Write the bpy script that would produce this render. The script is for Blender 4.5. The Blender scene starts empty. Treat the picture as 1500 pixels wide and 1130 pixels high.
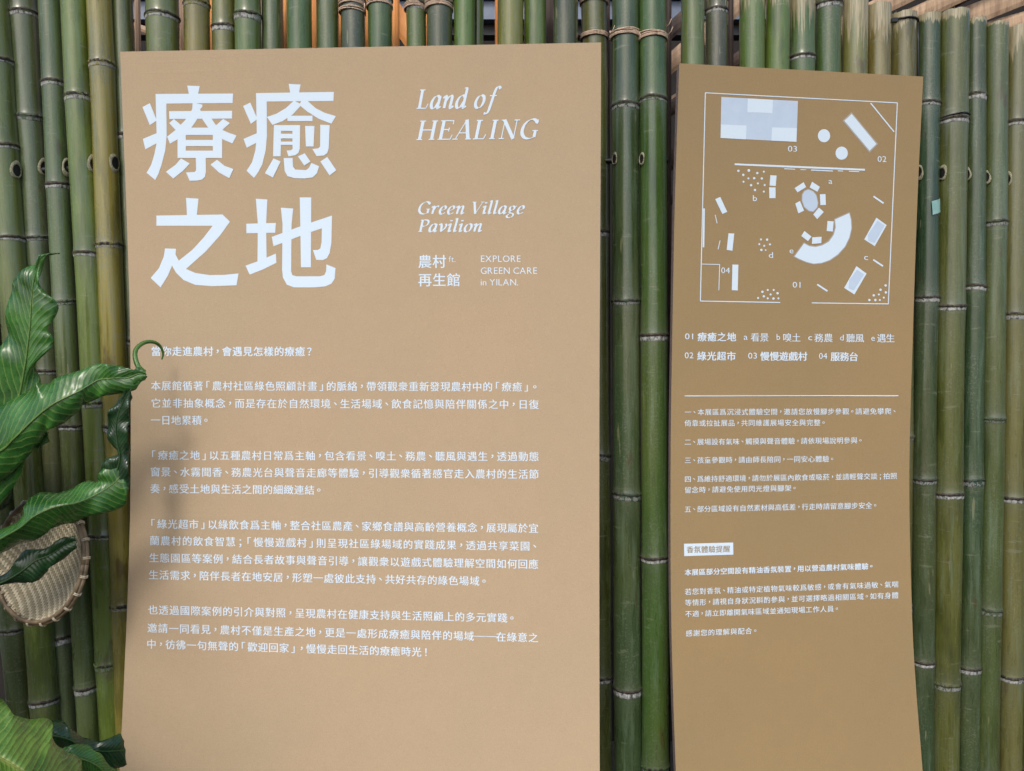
import bpy, math, random
from mathutils import Vector, Matrix, Quaternion, noise
from mathutils.geometry import tessellate_polygon
R = math.radians
scene = bpy.context.scene
col = scene.collection

# ------------------------------------------------------------ camera, sky, sun
F = 1177.0            # focal length in photograph pixels (photograph 1500 wide)
EYE = 1.35
cd = bpy.data.cameras.new('camera'); cam = bpy.data.objects.new('camera', cd); col.objects.link(cam)
cd.sensor_width = 36; cd.lens = 36 * F / 1500; cd.clip_start = 0.05; cd.clip_end = 500
cam.location = (0, 0, EYE); cam.rotation_euler = (R(90), 0, 0)
scene.camera = cam
SUN_AZ, SUN_EL = -18, 46     # degrees left of the viewing axis' reverse, and height
w = bpy.data.worlds.new('World'); scene.world = w; w.use_nodes = True
nt = w.node_tree; bg = nt.nodes['Background']
sky = nt.nodes.new('ShaderNodeTexSky'); sky.sky_type = 'NISHITA'; sky.sun_disc = False
sky.sun_elevation = R(SUN_EL)
nt.links.new(sky.outputs[0], bg.inputs[0]); bg.inputs[1].default_value = 0.145
to_sun = Vector((math.sin(R(SUN_AZ)) * math.cos(R(SUN_EL)), -math.cos(R(SUN_AZ)) * math.cos(R(SUN_EL)), math.sin(R(SUN_EL))))
sky.sun_rotation = math.atan2(to_sun.x, to_sun.y)
sky.air_density = 1.0; sky.dust_density = 3.0; sky.ozone_density = 1.0
sd = bpy.data.lights.new('sun', 'SUN'); sun = bpy.data.objects.new('sun', sd); col.objects.link(sun)
sd.energy = 1.0; sd.angle = R(11); sd.color = (1.0, 0.95, 0.89)
sun.rotation_euler = to_sun.to_track_quat('Z', 'Y').to_euler(); sun.location = (0, 0, 6)
vs = scene.view_settings; vs.view_transform = 'Standard'; vs.look = 'None'; vs.gamma = 1.0
vs.exposure = 0.44

def P(px, py, d):
    """point seen at photograph pixel (px, py), at distance d along the view"""
    return Vector(((px - 750) / F * d, d, EYE - (py - 565) / F * d))

# ------------------------------------------------------------ materials
def srgb(r, g, b):
    f = lambda c: (c / 255 / 12.92) if c <= 10 else ((c / 255 + .055) / 1.055) ** 2.4
    return (f(r), f(g), f(b), 1)
class NT:
    def __init__(s, name):
        s.m = bpy.data.materials.new(name); s.m.use_nodes = True; s.t = s.m.node_tree
        s.b = s.t.nodes['Principled BSDF']
    def n(s, typ, **kw):
        o = s.t.nodes.new(typ)
        for k, v in kw.items():
            if k in o.inputs: s.put(o.inputs[k], v)
            else: setattr(o, k, v)
        return o
    def put(s, sock, v):
        if isinstance(v, bpy.types.NodeSocket): s.t.links.new(v, sock)
        else: sock.default_value = v
    def coord(s, scale=(1, 1, 1), kind='Object', off=None):
        tc = s.n('ShaderNodeTexCoord'); mp = s.n('ShaderNodeMapping'); s.put(mp.inputs['Vector'], tc.outputs[kind]); s.put(mp.inputs['Scale'], scale)
        if off is not None: s.put(mp.inputs['Location'], off)
        return mp.outputs[0]
    def noise(s, vec, scale, detail=4, rough=.55, dist=0):
        o = s.n('ShaderNodeTexNoise', Scale=scale, Detail=detail, Roughness=rough, Distortion=dist); s.put(o.inputs['Vector'], vec); return o.outputs['Fac']
    def ramp(s, fac, stops, interp='LINEAR'):
        r = s.n('ShaderNodeValToRGB'); r.color_ramp.interpolation = interp
        while len(r.color_ramp.elements) < len(stops): r.color_ramp.elements.new(.5)
        for e, (p, c) in zip(r.color_ramp.elements, stops):
            e.position = p; e.color = c if len(c) == 4 else (*c, 1)
        s.put(r.inputs[0], fac); return r.outputs[0]
    def mix(s, fac, a, b, blend='MIX'):
        m = s.n('ShaderNodeMix', data_type='RGBA', blend_type=blend)
        s.put(m.inputs[0], fac); s.put(m.inputs[6], a); s.put(m.inputs[7], b); return m.outputs[2]
    def math(s, op, a, b=0.0, c=None):
        m = s.n('ShaderNodeMath', operation=op); s.put(m.inputs[0], a); s.put(m.inputs[1], b)
        if c is not None: s.put(m.inputs[2], c)
        return m.outputs[0]
    def bump(s, h, strength=.3, dist=.001):
        b = s.n('ShaderNodeBump', Strength=strength, Distance=dist); s.put(b.inputs['Height'], h); s.put(s.b.inputs['Normal'], b.outputs[0])
    def set(s, **kw):
        for k, v in kw.items(): s.put(s.b.inputs[k.replace('_', ' ')], v)
        return s.m
W, K = (1, 1, 1, 1), (0, 0, 0, 1)

def bamboo_mat(name, obj_color=True, base=None, dry=False):
    a = NT(name)
    oi = a.n('ShaderNodeObjectInfo')
    c = oi.outputs['Color'] if obj_color else base
    off = a.n('ShaderNodeCombineXYZ'); a.put(off.inputs[0], a.math('MULTIPLY', oi.outputs['Random'], 13.0)); a.put(off.inputs[2], a.math('MULTIPLY', oi.outputs['Random'], 37.0))
    v = a.coord((1, 1, 1), off=off.outputs[0]); vg = a.coord((1, 1, .035), off=off.outputs[0]); vm = a.coord((1, 1, .22), off=off.outputs[0])
    blot = a.noise(vm, 22, 5, .6); fib = a.noise(vg, 420, 4, .6); fine = a.noise(v, 260, 4, .65); big = a.noise(vm, 7, 3, .5)
    # hue drift between greener and yellower lengths
    c = a.mix(1.0, a.mix(.07, c, srgb(96, 104, 84)), (.66, .63, .42, 1), 'MULTIPLY')
    yel = a.mix(a.ramp(big, [(.42, K), (.7, W)]), c, a.mix(.30, c, srgb(112, 104, 50)))
    dk = a.mix(a.ramp(blot, [(.33, (.5, .5, .5)), (.5, W), (.72, (1.22, 1.22, 1.22))]), yel, yel)
    m1 = a.mix(1.0, yel, a.ramp(blot, [(.3, (.5, .54, .54)), (.48, W), (.6, W), (.78, (1.25, 1.2, 1.1))]), 'MULTIPLY')
    m2 = a.mix(1.0, m1, a.ramp(fib, [(.3, (.72, .72, .72)), (.5, W), (.72, (1, 1, .95))]), 'MULTIPLY')
    # grey bloom and scuffs
    scuff = a.math('MULTIPLY', a.ramp(fine, [(.5, K), (.72, W)]), a.ramp(blot, [(.42, K), (.62, W)]))
    m3 = a.mix(a.math('MULTIPLY', scuff, .7), m2, srgb(112, 120, 108))
    sc = a.noise(a.coord((1, 1, .09), off=off.outputs[0]), 120, 2, .5)
    m4 = a.mix(a.math('MULTIPLY', a.ramp(sc, [(.71, K), (.74, W)]), .5), m3, srgb(140, 138, 104))
    st = a.noise(a.coord((1, 1, .35), off=off.outputs[0]), 26, 3, .6)
    m4 = a.mix(a.math('MULTIPLY', a.ramp(st, [(.66, K), (.72, W)]), .5), m4, srgb(74, 50, 32))
    wn = a.noise(a.coord((1, 1, .07), off=off.outputs[0]), 70, 5, .7)
    m4 = a.mix(a.math('MULTIPLY', a.ramp(wn, [(.53, K), (.68, W)]), .30), m4, srgb(120, 140, 118))
    m4 = a.mix(a.math('MULTIPLY', a.ramp(wn, [(.28, W), (.42, K)]), .40), m4, srgb(44, 50, 30))
    ring = a.noise(a.coord((.3, .3, 1.6), off=off.outputs[0]), 60, 3, .6)
    m4 = a.mix(a.math('MULTIPLY', a.ramp(ring, [(.66, K), (.69, W)]), .35), m4, srgb(124, 128, 108))
    spk = a.noise(v, 900, 1, .5)
    m4b = a.mix(a.math('MULTIPLY', a.ramp(spk, [(.70, K), (.76, W)]), .35), m4, srgb(30, 36, 26))
    # peeled skin below the sawn top: attribute 'peel' is the distance from the top over the peel length
    at = a.n('ShaderNodeAttribute', attribute_name='peel')
    drip = a.noise(a.coord((1, 1, .03), off=off.outputs[0]), 130, 4, .7)
    dmask = a.ramp(a.math('SUBTRACT', a.math('MULTIPLY', drip, 2.4), at.outputs['Fac']), [(.62, K), (.74, W)])
    straw = a.mix(a.ramp(fib, [(.3, K), (.7, W)]), srgb(112, 104, 74), srgb(176, 166, 132))
    m5 = a.mix(dmask, m4b, straw)
    # broad sap stains of the pole: attribute 'node' is nearness to a node
    nd = a.n('ShaderNodeAttribute', attribute_name='node')
    m6 = a.mix(a.math('MULTIPLY', a.math('MULTIPLY', nd.outputs['Fac'], a.ramp(fine, [(.35, K), (.6, W)])), .85), m5, srgb(88, 94, 78))
    a.bump(a.math('ADD', a.math('MULTIPLY', fib, .6), a.math('MULTIPLY', fine, .5)), .35, .0006)
    rg = a.math('ADD', a.math('MULTIPLY', a.ramp(blot, [(.3, K), (.7, W)]), .2), .20)
    a.put(a.b.inputs['Coat Weight'], .7); a.put(a.b.inputs['Coat Roughness'], .22)
    return a.set(Base_Color=m6, Roughness=rg, Specular_IOR_Level=.42)
M = {}
M['bamboo'] = bamboo_mat('bamboo_skin')
def mat_node():
    a = NT('bamboo_node'); oi = a.n('ShaderNodeObjectInfo')
    off = a.n('ShaderNodeCombineXYZ'); a.put(off.inputs[2], a.math('MULTIPLY', oi.outputs['Random'], 31.0))
    v = a.coord((1, 1, .55), off=off.outputs[0])
    f = a.noise(v, 170, 4, .7); g = a.noise(a.coord((1, 1, 1), off=off.outputs[0]), 60, 3, .6)
    at = a.n('ShaderNodeAttribute', attribute_name='band')     # 1 on the waxy band, 0 on the ridge
    wax = a.mix(a.ramp(f, [(.35, K), (.6, W)]), srgb(62, 62, 54), srgb(190, 192, 190))
    ridge = a.mix(a.ramp(f, [(.35, K), (.7, W)]), srgb(20, 18, 16), srgb(84, 76, 62))
    c = a.mix(a.ramp(a.math('ADD', at.outputs['Fac'], a.math('MULTIPLY', a.math('SUBTRACT', g, .5), 2.2)), [(.45, K), (.55, W)]), ridge, wax)
    c2 = a.mix(a.ramp(a.math('ADD', a.math('MULTIPLY', a.math('SUBTRACT', f, .5), 3.2), a.math('MULTIPLY', oi.outputs['Random'], .7)), [(.5, K), (.8, W)]), c, oi.outputs['Color'])
    a.bump(f, .8, .001)
    return a.set(Base_Color=c2, Roughness=.7)
M['node'] = mat_node()
def plain(name, c1, c2=None, sc=60, rough=.6, scale=(1, 1, 1), bump=.3, bd=.001, **kw):
    a = NT(name); v = a.coord(scale); f = a.noise(v, sc, 4, .6)
    c2 = c2 or tuple(x * .6 for x in c1[:3]) + (1,)
    cc = a.mix(a.ramp(f, [(.3, K), (.7, W)]), c2, c1)
    if bump: a.bump(f, bump, bd)
    return a.set(Base_Color=cc, Roughness=rough, **kw)
M['cutwood'] = plain('sawn_bamboo', srgb(160, 148, 114), srgb(92, 82, 58), 300)
M['hole_rim'] = plain('splintered_rim', srgb(176, 172, 146), srgb(90, 92, 66), 400, bump=.8)
M['hole'] = plain('hole_shade', srgb(22, 22, 22), srgb(12, 12, 12), 300)
M['rod'] = plain('rod_steel', srgb(34, 36, 40), srgb(20, 20, 22), 90, rough=.5)
M['twine'] = plain('jute_twine', srgb(216, 192, 170), srgb(150, 128, 108), 900, rough=.85, bump=.8)
M['black_plastic'] = plain('black_plastic', srgb(26, 26, 30), srgb(18, 18, 20), 40, rough=.4)
M['tape'] = plain('pale_tape', srgb(150, 190, 186), srgb(120, 165, 160), 50, rough=.4)
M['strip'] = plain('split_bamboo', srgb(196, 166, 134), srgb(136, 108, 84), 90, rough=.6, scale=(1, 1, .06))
M['strip_orange'] = plain('painted_sunlit_bamboo', srgb(245, 170, 92), srgb(215, 132, 62), 60, rough=.55, scale=(1, 1, .06))  # warm light on the rear bamboo is put into this bright orange colour
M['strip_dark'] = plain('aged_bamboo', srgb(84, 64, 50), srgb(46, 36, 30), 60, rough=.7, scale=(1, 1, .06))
M['backwall'] = plain('shade_dark_wall', srgb(34, 29, 26), srgb(20, 18, 17), 12, rough=.9)  # near-black colour stands in for the shade in the fence gaps
M['steel'] = plain('grey_steel', srgb(120, 134, 156), srgb(76, 86, 104), 12, rough=.4, bump=0)
M['ground'] = plain('ground', srgb(74, 68, 60), srgb(50, 47, 42), 9, rough=.9)

def board_mat(name, base, tint, gloss):
    a = NT(name); v = a.coord((1, 1, 1))
    big = a.noise(v, 3.2, 3, .5); mid = a.noise(v, 30, 5, .6); fine = a.noise(v, 700, 3, .7)
    c = a.mix(a.ramp(big, [(.3, K), (.7, W)]), base, tint)
    c = a.mix(1.0, c, a.ramp(mid, [(.3, (.98, .98, .98)), (.7, (1.01, 1.01, 1.01))]), 'MULTIPLY')
    c = a.mix(1.0, c, a.ramp(fine, [(.3, (.86, .86, .86)), (.7, (1.08, 1.08, 1.08))]), 'MULTIPLY')
    flute = a.n('ShaderNodeTexWave', wave_type='BANDS', bands_direction='X', Scale=38, Distortion=.3, Detail=1); a.put(flute.inputs['Vector'], v)
    crease = a.noise(a.coord((.6, 1, 26)), 2.6, 2, .4)
    cr = a.ramp(crease, [(.66, K), (.69, W), (.72, K)])
    h = a.math('ADD', a.math('ADD', a.math('MULTIPLY', fine, .16), a.math('MULTIPLY', flute.outputs['Fac'], .10)), a.math('ADD', a.math('MULTIPLY', mid, .5), a.math('MULTIPLY', cr, .18)))
    a.bump(h, .34, .0012)
    return a.set(Base_Color=c, Roughness=gloss, Specular_IOR_Level=.35)
M['kraft'] = board_mat('kraft_card', srgb(186, 162, 131), srgb(181, 160, 130), .55)
M['kraft_dark'] = board_mat('ochre_card', srgb(163, 138, 98), srgb(157, 135, 98), .5)
M['card_edge'] = plain('card_edge', srgb(150, 132, 132), srgb(88, 72, 66), 260, rough=.85, scale=(1, 1, 1), bump=.8)
def ink_mat():
    a = NT('white_print'); v = a.coord((1, 1, 1)); f = a.noise(v, 300, 3, .6)
    c = a.mix(f, srgb(212, 231, 246), srgb(220, 236, 250)); return a.set(Base_Color=c, Roughness=.55, Specular_IOR_Level=.3)
M['ink'] = ink_mat()
M['ink_pale'] = plain('pale_print', srgb(196, 214, 234), srgb(190, 208, 230), 40, bump=0)
M['ink_edge'] = plain('print_outline', srgb(176, 172, 166), srgb(170, 166, 160), 40, bump=0)

def leaf_mat(name, dark, light, vein, ribs=24):
    a = NT(name)
    uv = a.n('ShaderNodeUVMap', uv_map='UVMap'); sp = a.n('ShaderNodeSeparateXYZ'); a.put(sp.inputs[0], uv.outputs[0])
    u, l = sp.outputs[0], sp.outputs[1]     # u across -1..1 mapped 0..1, l along
    du = a.math('ABSOLUTE', a.math('SUBTRACT', u, .5))
    v = a.coord((1, 1, 1)); n1 = a.noise(v, 22, 3, .5); n2 = a.noise(v, 130, 4, .6)
    c = a.mix(a.ramp(n1, [(.3, K), (.7, W)]), dark, light)
    c = a.mix(1.0, c, a.ramp(n2, [(.3, (.8, .8, .8)), (.7, (1.1, 1.1, 1.1))]), 'MULTIPLY')
    ph = a.math('ADD', a.math('MULTIPLY', l, float(ribs)), a.math('ADD', a.math('MULTIPLY', du, -7.0), a.math('MULTIPLY', n1, 1.6)))
    wv = a.math('SINE', a.math('MULTIPLY', ph, 6.283))
    c = a.mix(a.math('MULTIPLY', a.ramp(wv, [(.75, K), (1, W)]), .4), c, vein)
    c = a.mix(a.ramp(du, [(.012, W), (.03, K)]), c, vein)
    h = a.math('ADD', a.math('MULTIPLY', wv, .16), a.math('MULTIPLY', n1, 1.6)); a.bump(h, .30 if ribs < 30 else .7, .0030)
    a.put(a.b.inputs['Subsurface Weight'], 0.0)
    rg = a.math('ADD', a.math('MULTIPLY', n2, .22), .18)
    return a.set(Base_Color=c, Roughness=rg, Specular_IOR_Level=.5)
M['leaf'] = leaf_mat('fern_leaf', srgb(30, 74, 28), srgb(58, 112, 42), srgb(126, 152, 78))
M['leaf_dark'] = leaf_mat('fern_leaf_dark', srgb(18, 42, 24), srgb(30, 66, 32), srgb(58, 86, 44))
M['leaf_yellow'] = leaf_mat('fern_leaf_bright', srgb(46, 92, 30), srgb(98, 134, 52), srgb(146, 160, 84), 30)
M['stem'] = plain('fern_stem', srgb(60, 52, 34), srgb(34, 30, 22), 50)
M['weave'] = plain('basket_weave', srgb(206, 196, 172), srgb(172, 160, 132), 90, rough=.65)
M['weave_dark'] = plain('basket_weft', srgb(158, 150, 122), srgb(128, 120, 92), 90, rough=.65)
M['basket_rim'] = plain('basket_rim', srgb(136, 118, 92), srgb(78, 66, 48), 50, rough=.6)

# ------------------------------------------------------------ object helpers
def empty(name, loc, label, cat, group=None, kind=None):
    o = bpy.data.objects.new(name, None); col.objects.link(o); o.location = loc; o.empty_display_size = .05
    o['label'] = label; o['category'] = cat
    if group: o['group'] = group
    if kind: o['kind'] = kind
    return o
ORG = {}
def part(name, verts, faces, mat, parent=None, smooth=False, uvs=None, label=None, origin=None):
    """a mesh given in world coordinates; as a child of `parent` it is stored relative to the parent's origin"""
    o0 = Vector(origin) if origin is not None else (ORG.get(parent.name, Vector(parent.location)) if parent else Vector((0, 0, 0)))
    me = bpy.data.meshes.new(name); me.from_pydata([Vector(v) - o0 for v in verts], [], faces)
    for m in (mat if isinstance(mat, list) else [mat]): me.materials.append(m)
    if smooth: me.polygons.foreach_set('use_smooth', [True] * len(me.polygons))
    if uvs:
        uv = me.uv_layers.new(name='UVMap')
        for lp in me.loops: uv.data[lp.index].uv = uvs[lp.vertex_index]
    o = bpy.data.objects.new(name, me); col.objects.link(o)
    if parent:
        o.parent = parent; ORG[o.name] = o0
    if origin is not None: o.location = o0
    if label: o['label'] = label
    return o
def struct(name, v, f, m):
    o = part(name, v, f, m); o['kind'] = 'structure'; return o
def boxmesh(c, ax, ay, az):
    v = [c + ax * i + ay * j + az * k for i in (-1, 1) for j in (-1, 1) for k in (-1, 1)]
    return v, [(0, 1, 3, 2), (4, 6, 7, 5), (0, 4, 5, 1), (2, 3, 7, 6), (0, 2, 6, 4), (1, 5, 7, 3)]
def cr(pts, n):
    """Catmull-Rom through tuples, n samples in all"""
    out = []; m = len(pts) - 1
    for i in range(n):
        t = i / (n - 1) * m; k = min(int(t), m - 1); t -= k
        p0, p1, p2, p3 = pts[max(k - 1, 0)], pts[k], pts[k + 1], pts[min(k + 2, m)]
        out.append(tuple(.5 * ((2 * b) + (c - a) * t + (2 * a - 5 * b + 4 * c - d) * t * t + (3 * b - a - 3 * c + d) * t ** 3) for a, b, c, d in zip(p0, p1, p2, p3)))
    return out
def tube(path, r, seg=8):
    """tube along world points"""
    v, f = [], []; path = [Vector(p) for p in path]; n = len(path)
    ref = Vector((.13, .2, 1)) if abs((path[-1] - path[0]).normalized().z) < .9 else Vector((1, .2, .1))
    for i, p in enumerate(path):
        t = (path[min(i + 1, n - 1)] - path[max(i - 1, 0)]).normalized()
        a = t.cross(ref).normalized(); b = t.cross(a)
        rr = r[i] if isinstance(r, (list, tuple)) else r
        for k in range(seg):
            th = 2 * math.pi * k / seg; v.append(p + a * math.cos(th) * rr + b * math.sin(th) * rr)
    for i in range(n - 1):
        for k in range(seg):
            f.append((i * seg + k, i * seg + (k + 1) % seg, (i + 1) * seg + (k + 1) % seg, (i + 1) * seg + k))
    f.append(tuple(range(seg))[::-1]); f.append(tuple((n - 1) * seg + k for k in range(seg)))
    return v, f
def join(lst):
    V, Fc = [], []
    for v, f in lst:
        o = len(V); V += list(v); Fc += [tuple(i + o for i in q) for q in f]
    return V, Fc

# ------------------------------------------------------------ ground and what lies behind the fence
struct('ground', [(-12, -12, 0), (12, -12, 0), (12, 12, 0), (-12, 12, 0)], [(0, 1, 2, 3)], M['ground'])
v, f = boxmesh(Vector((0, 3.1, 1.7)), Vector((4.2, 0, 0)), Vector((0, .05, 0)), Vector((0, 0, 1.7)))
bw = part('back_wall', v, f, M['backwall']); bw['label'] = 'dark backdrop wall added behind the bamboo fence, shade painted in its colour'; bw['category'] = 'wall'

# ------------------------------------------------------------ bamboo fences
random.seed(11)
fence = empty('bamboo_fence', P(400, 1500, 1.62), 'tall green bamboo pole fence behind the wide title board, lashed with jute twine', 'fence')
fence2 = empty('bamboo_fence', P(1250, 1500, 1.70), 'green bamboo pole fence with sawn frayed tops behind the narrow map board', 'fence')
for o in (fence, fence2): o.location.z = 0

def pole(parent, xt, xb, wt, wb, d, color, nodes, top=None, bottom=1720, peel=0.0, label=None, db=None, bend=0.0):
    """pole whose centre is seen at x = xt at y = 0 and x = xb at y = 1130, wt and wb wide there; nodes = list of y; top = y of the sawn top"""
    db = db or d
    cut = top is not None
    if not cut: top = -46 + random.uniform(-7, 7)
    y0 = top
    A, B = P(xt, 0, d), P(xb, 1130, db)
    def at(y): return A.lerp(B, y / 1130)
    ybot = min(bottom, y_floor(A, B))
    T, Bt = at(y0), at(ybot)
    rt, rb = wt / 2 / F * d, wb / 2 / F * db
    axis = (T - Bt); L = axis.length; q = Vector((0, 0, 1)).rotation_difference(axis.normalized())
    inv = q.inverted()
    zs = []
    nz = [((ybot - y) / (ybot - y0)) * L for y in nodes if y0 < y < ybot]
    # further nodes outside the picture
    gap = 0.36
    if nodes:
        z = nz[-1] - gap if nz else L
        while z > .1: nz.append(z); z -= gap * random.uniform(.9, 1.1)
        z = L
        while z < L - .05: nz.insert(0, z); z += gap
    pts = set([0.0, L])
    for z in nz:
        for dz in (-.03, -.014, -.008, -.0045, -.002, 0, .0025, .005, .009, .016, .032): pts.add(z + dz)
    z = 0
    while z < L: pts.add(z); z += .05
    pts = sorted(p for p in pts if 0 <= p <= L)
    seg = 28; v, f, pl, nd = [], [], [], []
    s1, s2 = random.uniform(0, 50), random.uniform(0, 50)
    tw = random.uniform(0, 6.28)
    def centre(z):
        return Vector(((noise.noise(Vector((s1, 0, z * 2.2)))) * .0035 + bend * math.sin(z / L * 3.14), noise.noise(Vector((s2, 5, z * 2.2))) * .002, 0))
    def prof(z):
        r = rb + (rt - rb) * z / L; k = 0
        for n_ in nz:
            e = z - n_
            r *= 1 + .052 * math.exp(-(e / .006) ** 2) + .03 * math.exp(-((e) / .028) ** 2) - .035 * math.exp(-((e + .0055) / .003) ** 2)
            k = max(k, math.exp(-(abs(e) / .03)))
        return r, k
    for z in pts:
        r, k = prof(z); c = centre(z)
        for i in range(seg):
            th = 2 * math.pi * i / seg
            rr = r * (1 + .018 * math.sin(2 * th + tw) + .012 * noise.noise(Vector((math.cos(th), math.sin(th), z * 9 + s1))))
            zz = z
            if top is not None and z == L: zz = z + .003 * noise.noise(Vector((math.cos(th) * 3, math.sin(th) * 3, s2))) + random.uniform(-.0012, .0012)
            v.append(c + Vector((math.cos(th) * rr, math.sin(th) * rr, zz)))
            pl.append((L - z) / peel if peel else 50.0); nd.append(k)
    for j in range(len(pts) - 1):
        for i in range(seg): f.append((j * seg + i, j * seg + (i + 1) % seg, (j + 1) * seg + (i + 1) % seg, (j + 1) * seg + i))
    nskin = len(f)
    # wall thickness and inside of the sawn top
    base = (len(pts) - 1) * seg; c = centre(L)
    for (kr, dz) in ((.80, -.0005), (.78, -.05)):
        for i in range(seg):
            q0 = v[base + i]; v.append(Vector((c.x + (q0.x - c.x) * kr, c.y + (q0.y - c.y) * kr, q0.z + dz))); pl.append(0); nd.append(0)
    for i in range(seg): v.append(v[base + i].copy()); pl.append(0); nd.append(0)
    base = len(pts) * seg + 2 * seg; n0 = len(pts) * seg
    for i in range(seg):
        f.append((base + i, base + (i + 1) % seg, n0 + (i + 1) % seg, n0 + i))
        f.append((n0 + i, n0 + (i + 1) % seg, n0 + seg + (i + 1) % seg, n0 + seg + i))
    f.append(tuple(n0 + seg + i for i in range(seg)))
    f.append(tuple(range(seg))[::-1])
    me = bpy.data.meshes.new('bamboo_pole'); me.from_pydata(v, [], f); me.materials.append(M['bamboo']); me.materials.append(M['cutwood'])
    me.polygons.foreach_set('use_smooth', [True] * len(f)); me.polygons.foreach_set('material_index', [0] * nskin + [1] * (len(f) - nskin))
    a = me.attributes.new('peel', 'FLOAT', 'POINT'); a.data.foreach_set('value', pl)
    a = me.attributes.new('node', 'FLOAT', 'POINT'); a.data.foreach_set('value', nd)
    o = bpy.data.objects.new('bamboo_pole', me); col.objects.link(o); o.parent = parent
    o.location = Bt - Vector(parent.location); o.rotation_mode = 'QUATERNION'; o.rotation_quaternion = q
    o.color = srgb(*color)
    if label: o['label'] = label
    # node rings, each a sub-part
    for z in nz:
        hb = random.choice([.0025, .004, .005, .0075]) * random.uniform(.8, 1.2); wav = random.uniform(.0004, .0016); ph = random.uniform(0, 6.28)
        prof_ = [(.0036, .0000, 0), (.0024, .0009, 0), (.0010, .0012, .05), (-.0008, .0009, .15), (-.0024, .0001, .35), (-.0042, .0005, .9), (-.0045 - hb * .5, .0006, 1), (-.0045 - hb, .0004, 1), (-.0052 - hb, -.0006, 1)]
        vv, ff, bd = [], [], []
        for (dz, dr, b) in prof_:
            r, _ = prof(z + dz); c = centre(z + dz)
            for i in range(seg):
                th = 2 * math.pi * i / seg; e = wav * math.sin(th * 2 + ph)
                rr = r * (1 + .018 * math.sin(2 * th + tw) + .012 * noise.noise(Vector((math.cos(th), math.sin(th), z * 9 + s1)))) + dr
                jit = .0019 * noise.noise(Vector((math.cos(th) * 4, math.sin(th) * 4, z * 7 + dz * 300)))
                vv.append(c + Vector((math.cos(th) * rr, math.sin(th) * rr, z + dz + e + jit))); bd.append(b)
        for j in range(len(prof_) - 1):
            for i in range(seg): ff.append((j * seg + i, j * seg + (i + 1) % seg, (j + 1) * seg + (i + 1) % seg, (j + 1) * seg + i)[::-1])
        m2 = bpy.data.meshes.new('node_ring'); m2.from_pydata(vv, [], ff); m2.materials.append(M['node']); m2.polygons.foreach_set('use_smooth', [True] * len(ff))
        a = m2.attributes.new('band', 'FLOAT', 'POINT'); a.data.foreach_set('value', bd)
        n_ = bpy.data.objects.new('node_ring', m2); col.objects.link(n_); n_.parent = o; n_.color = srgb(*[int(c_ * .72 + 4) for c_ in color])
    return dict(o=o, at=at, d=d, db=db, wt=wt, wb=wb)
def y_floor(A, B):
    # photograph row (linear in the lerp) at which the pole meets the ground
    return 1130 * (A.z - 0.0) / (A.z - B.z)

GR = [(104, 132, 84), (86, 118, 78), (96, 124, 88), (110, 138, 70), (120, 128, 68)]
D0 = 1.66
poles = {}
spec = [   # key, xt, xb, wt, wb, colour, nodes, depth
 ('Z', -72, 41, 46, 36, (78, 100, 62), [150, 480, 700, 920], 1.67),
 ('A', -10, 73, 42, 38, (112, 134, 72), [93, 217, 351, 560, 790, 1024], 1.65),
 ('B', 34, 102, 44, 27, (98, 118, 92), [24, 175, 351, 545, 740, 932], 1.67),
 ('C', 73, 135, 32, 32, (96, 122, 82), [123, 272, 443, 624, 815, 1005], 1.65),
 ('D', 109, 168, 38, 38, (120, 148, 66), [144, 373, 590, 783, 970], 1.64),
 ('E', 145, 190, 35, 36, (170, 160, 84), [96, 360, 625, 886], 1.63),
 ('F', 178, 212, 30, 30, (108, 122, 86), [200, 500, 800], 1.66),
 ('G', 238, 262, 45, 42, (112, 134, 70), [27, 300, 600, 900], 1.65),
 ('H', 288, 302, 35, 36, (154, 146, 76), [8, 330, 640, 950], 1.65),
 ('I', 328, 338, 33, 34, (136, 142, 70), [42, 350, 700, 1000], 1.65),
 ('J', 362, 370, 37, 36, (104, 136, 64), [25, 300, 650, 950], 1.65),
 ('K', 398, 404, 31, 32, (84, 112, 84), [-60, 330, 690], 1.66),
 ('L', 438, 442, 36, 36, (80, 122, 68), [-120, 250, 620], 1.65),
 ('N', 479, 482, 32, 32, (74, 108, 70), [-40, 300, 620], 1.65),
 ('O', 516, 518, 35, 35, (72, 88, 74), [3, 330, 640], 1.65),
 ('R', 556, 558, 34, 34, (72, 116, 60), [2, 300, 620], 1.65),
 ('Q', 608, 608, 28, 28, (96, 126, 60), [9, 300, 620], 1.65),
 ('S', 643, 643, 37, 37, (74, 90, 68), [6, 300, 620], 1.65),
 ('T', 680, 680, 30, 30, (102, 138, 62), [-60, 300, 620], 1.65),
 ('T2', 701, 701, 17, 17, (108, 134, 60), [-90, 300, 620], 1.69),
 ('U', 748, 748, 37, 37, (140, 146, 72), [-80, 300, 620], 1.65),
 ('V', 784, 784, 32, 32, (96, 132, 56), [-50, 300, 620], 1.65),
 ('X', 828, 828, 36, 36, (78, 92, 74), [-70, 300, 620], 1.65),
 ('M0', 870, 879, 37, 34, (92, 104, 54), [0, 342, 666, 990], 1.68),
 ('M1', 916, 921, 39, 39, (70, 98, 70), [157, 442, 723, 1007], 1.64),
 ('M2', 956, 959, 39, 39, (76, 114, 58), [148, 492, 815, 1120], 1.64),
]
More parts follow.
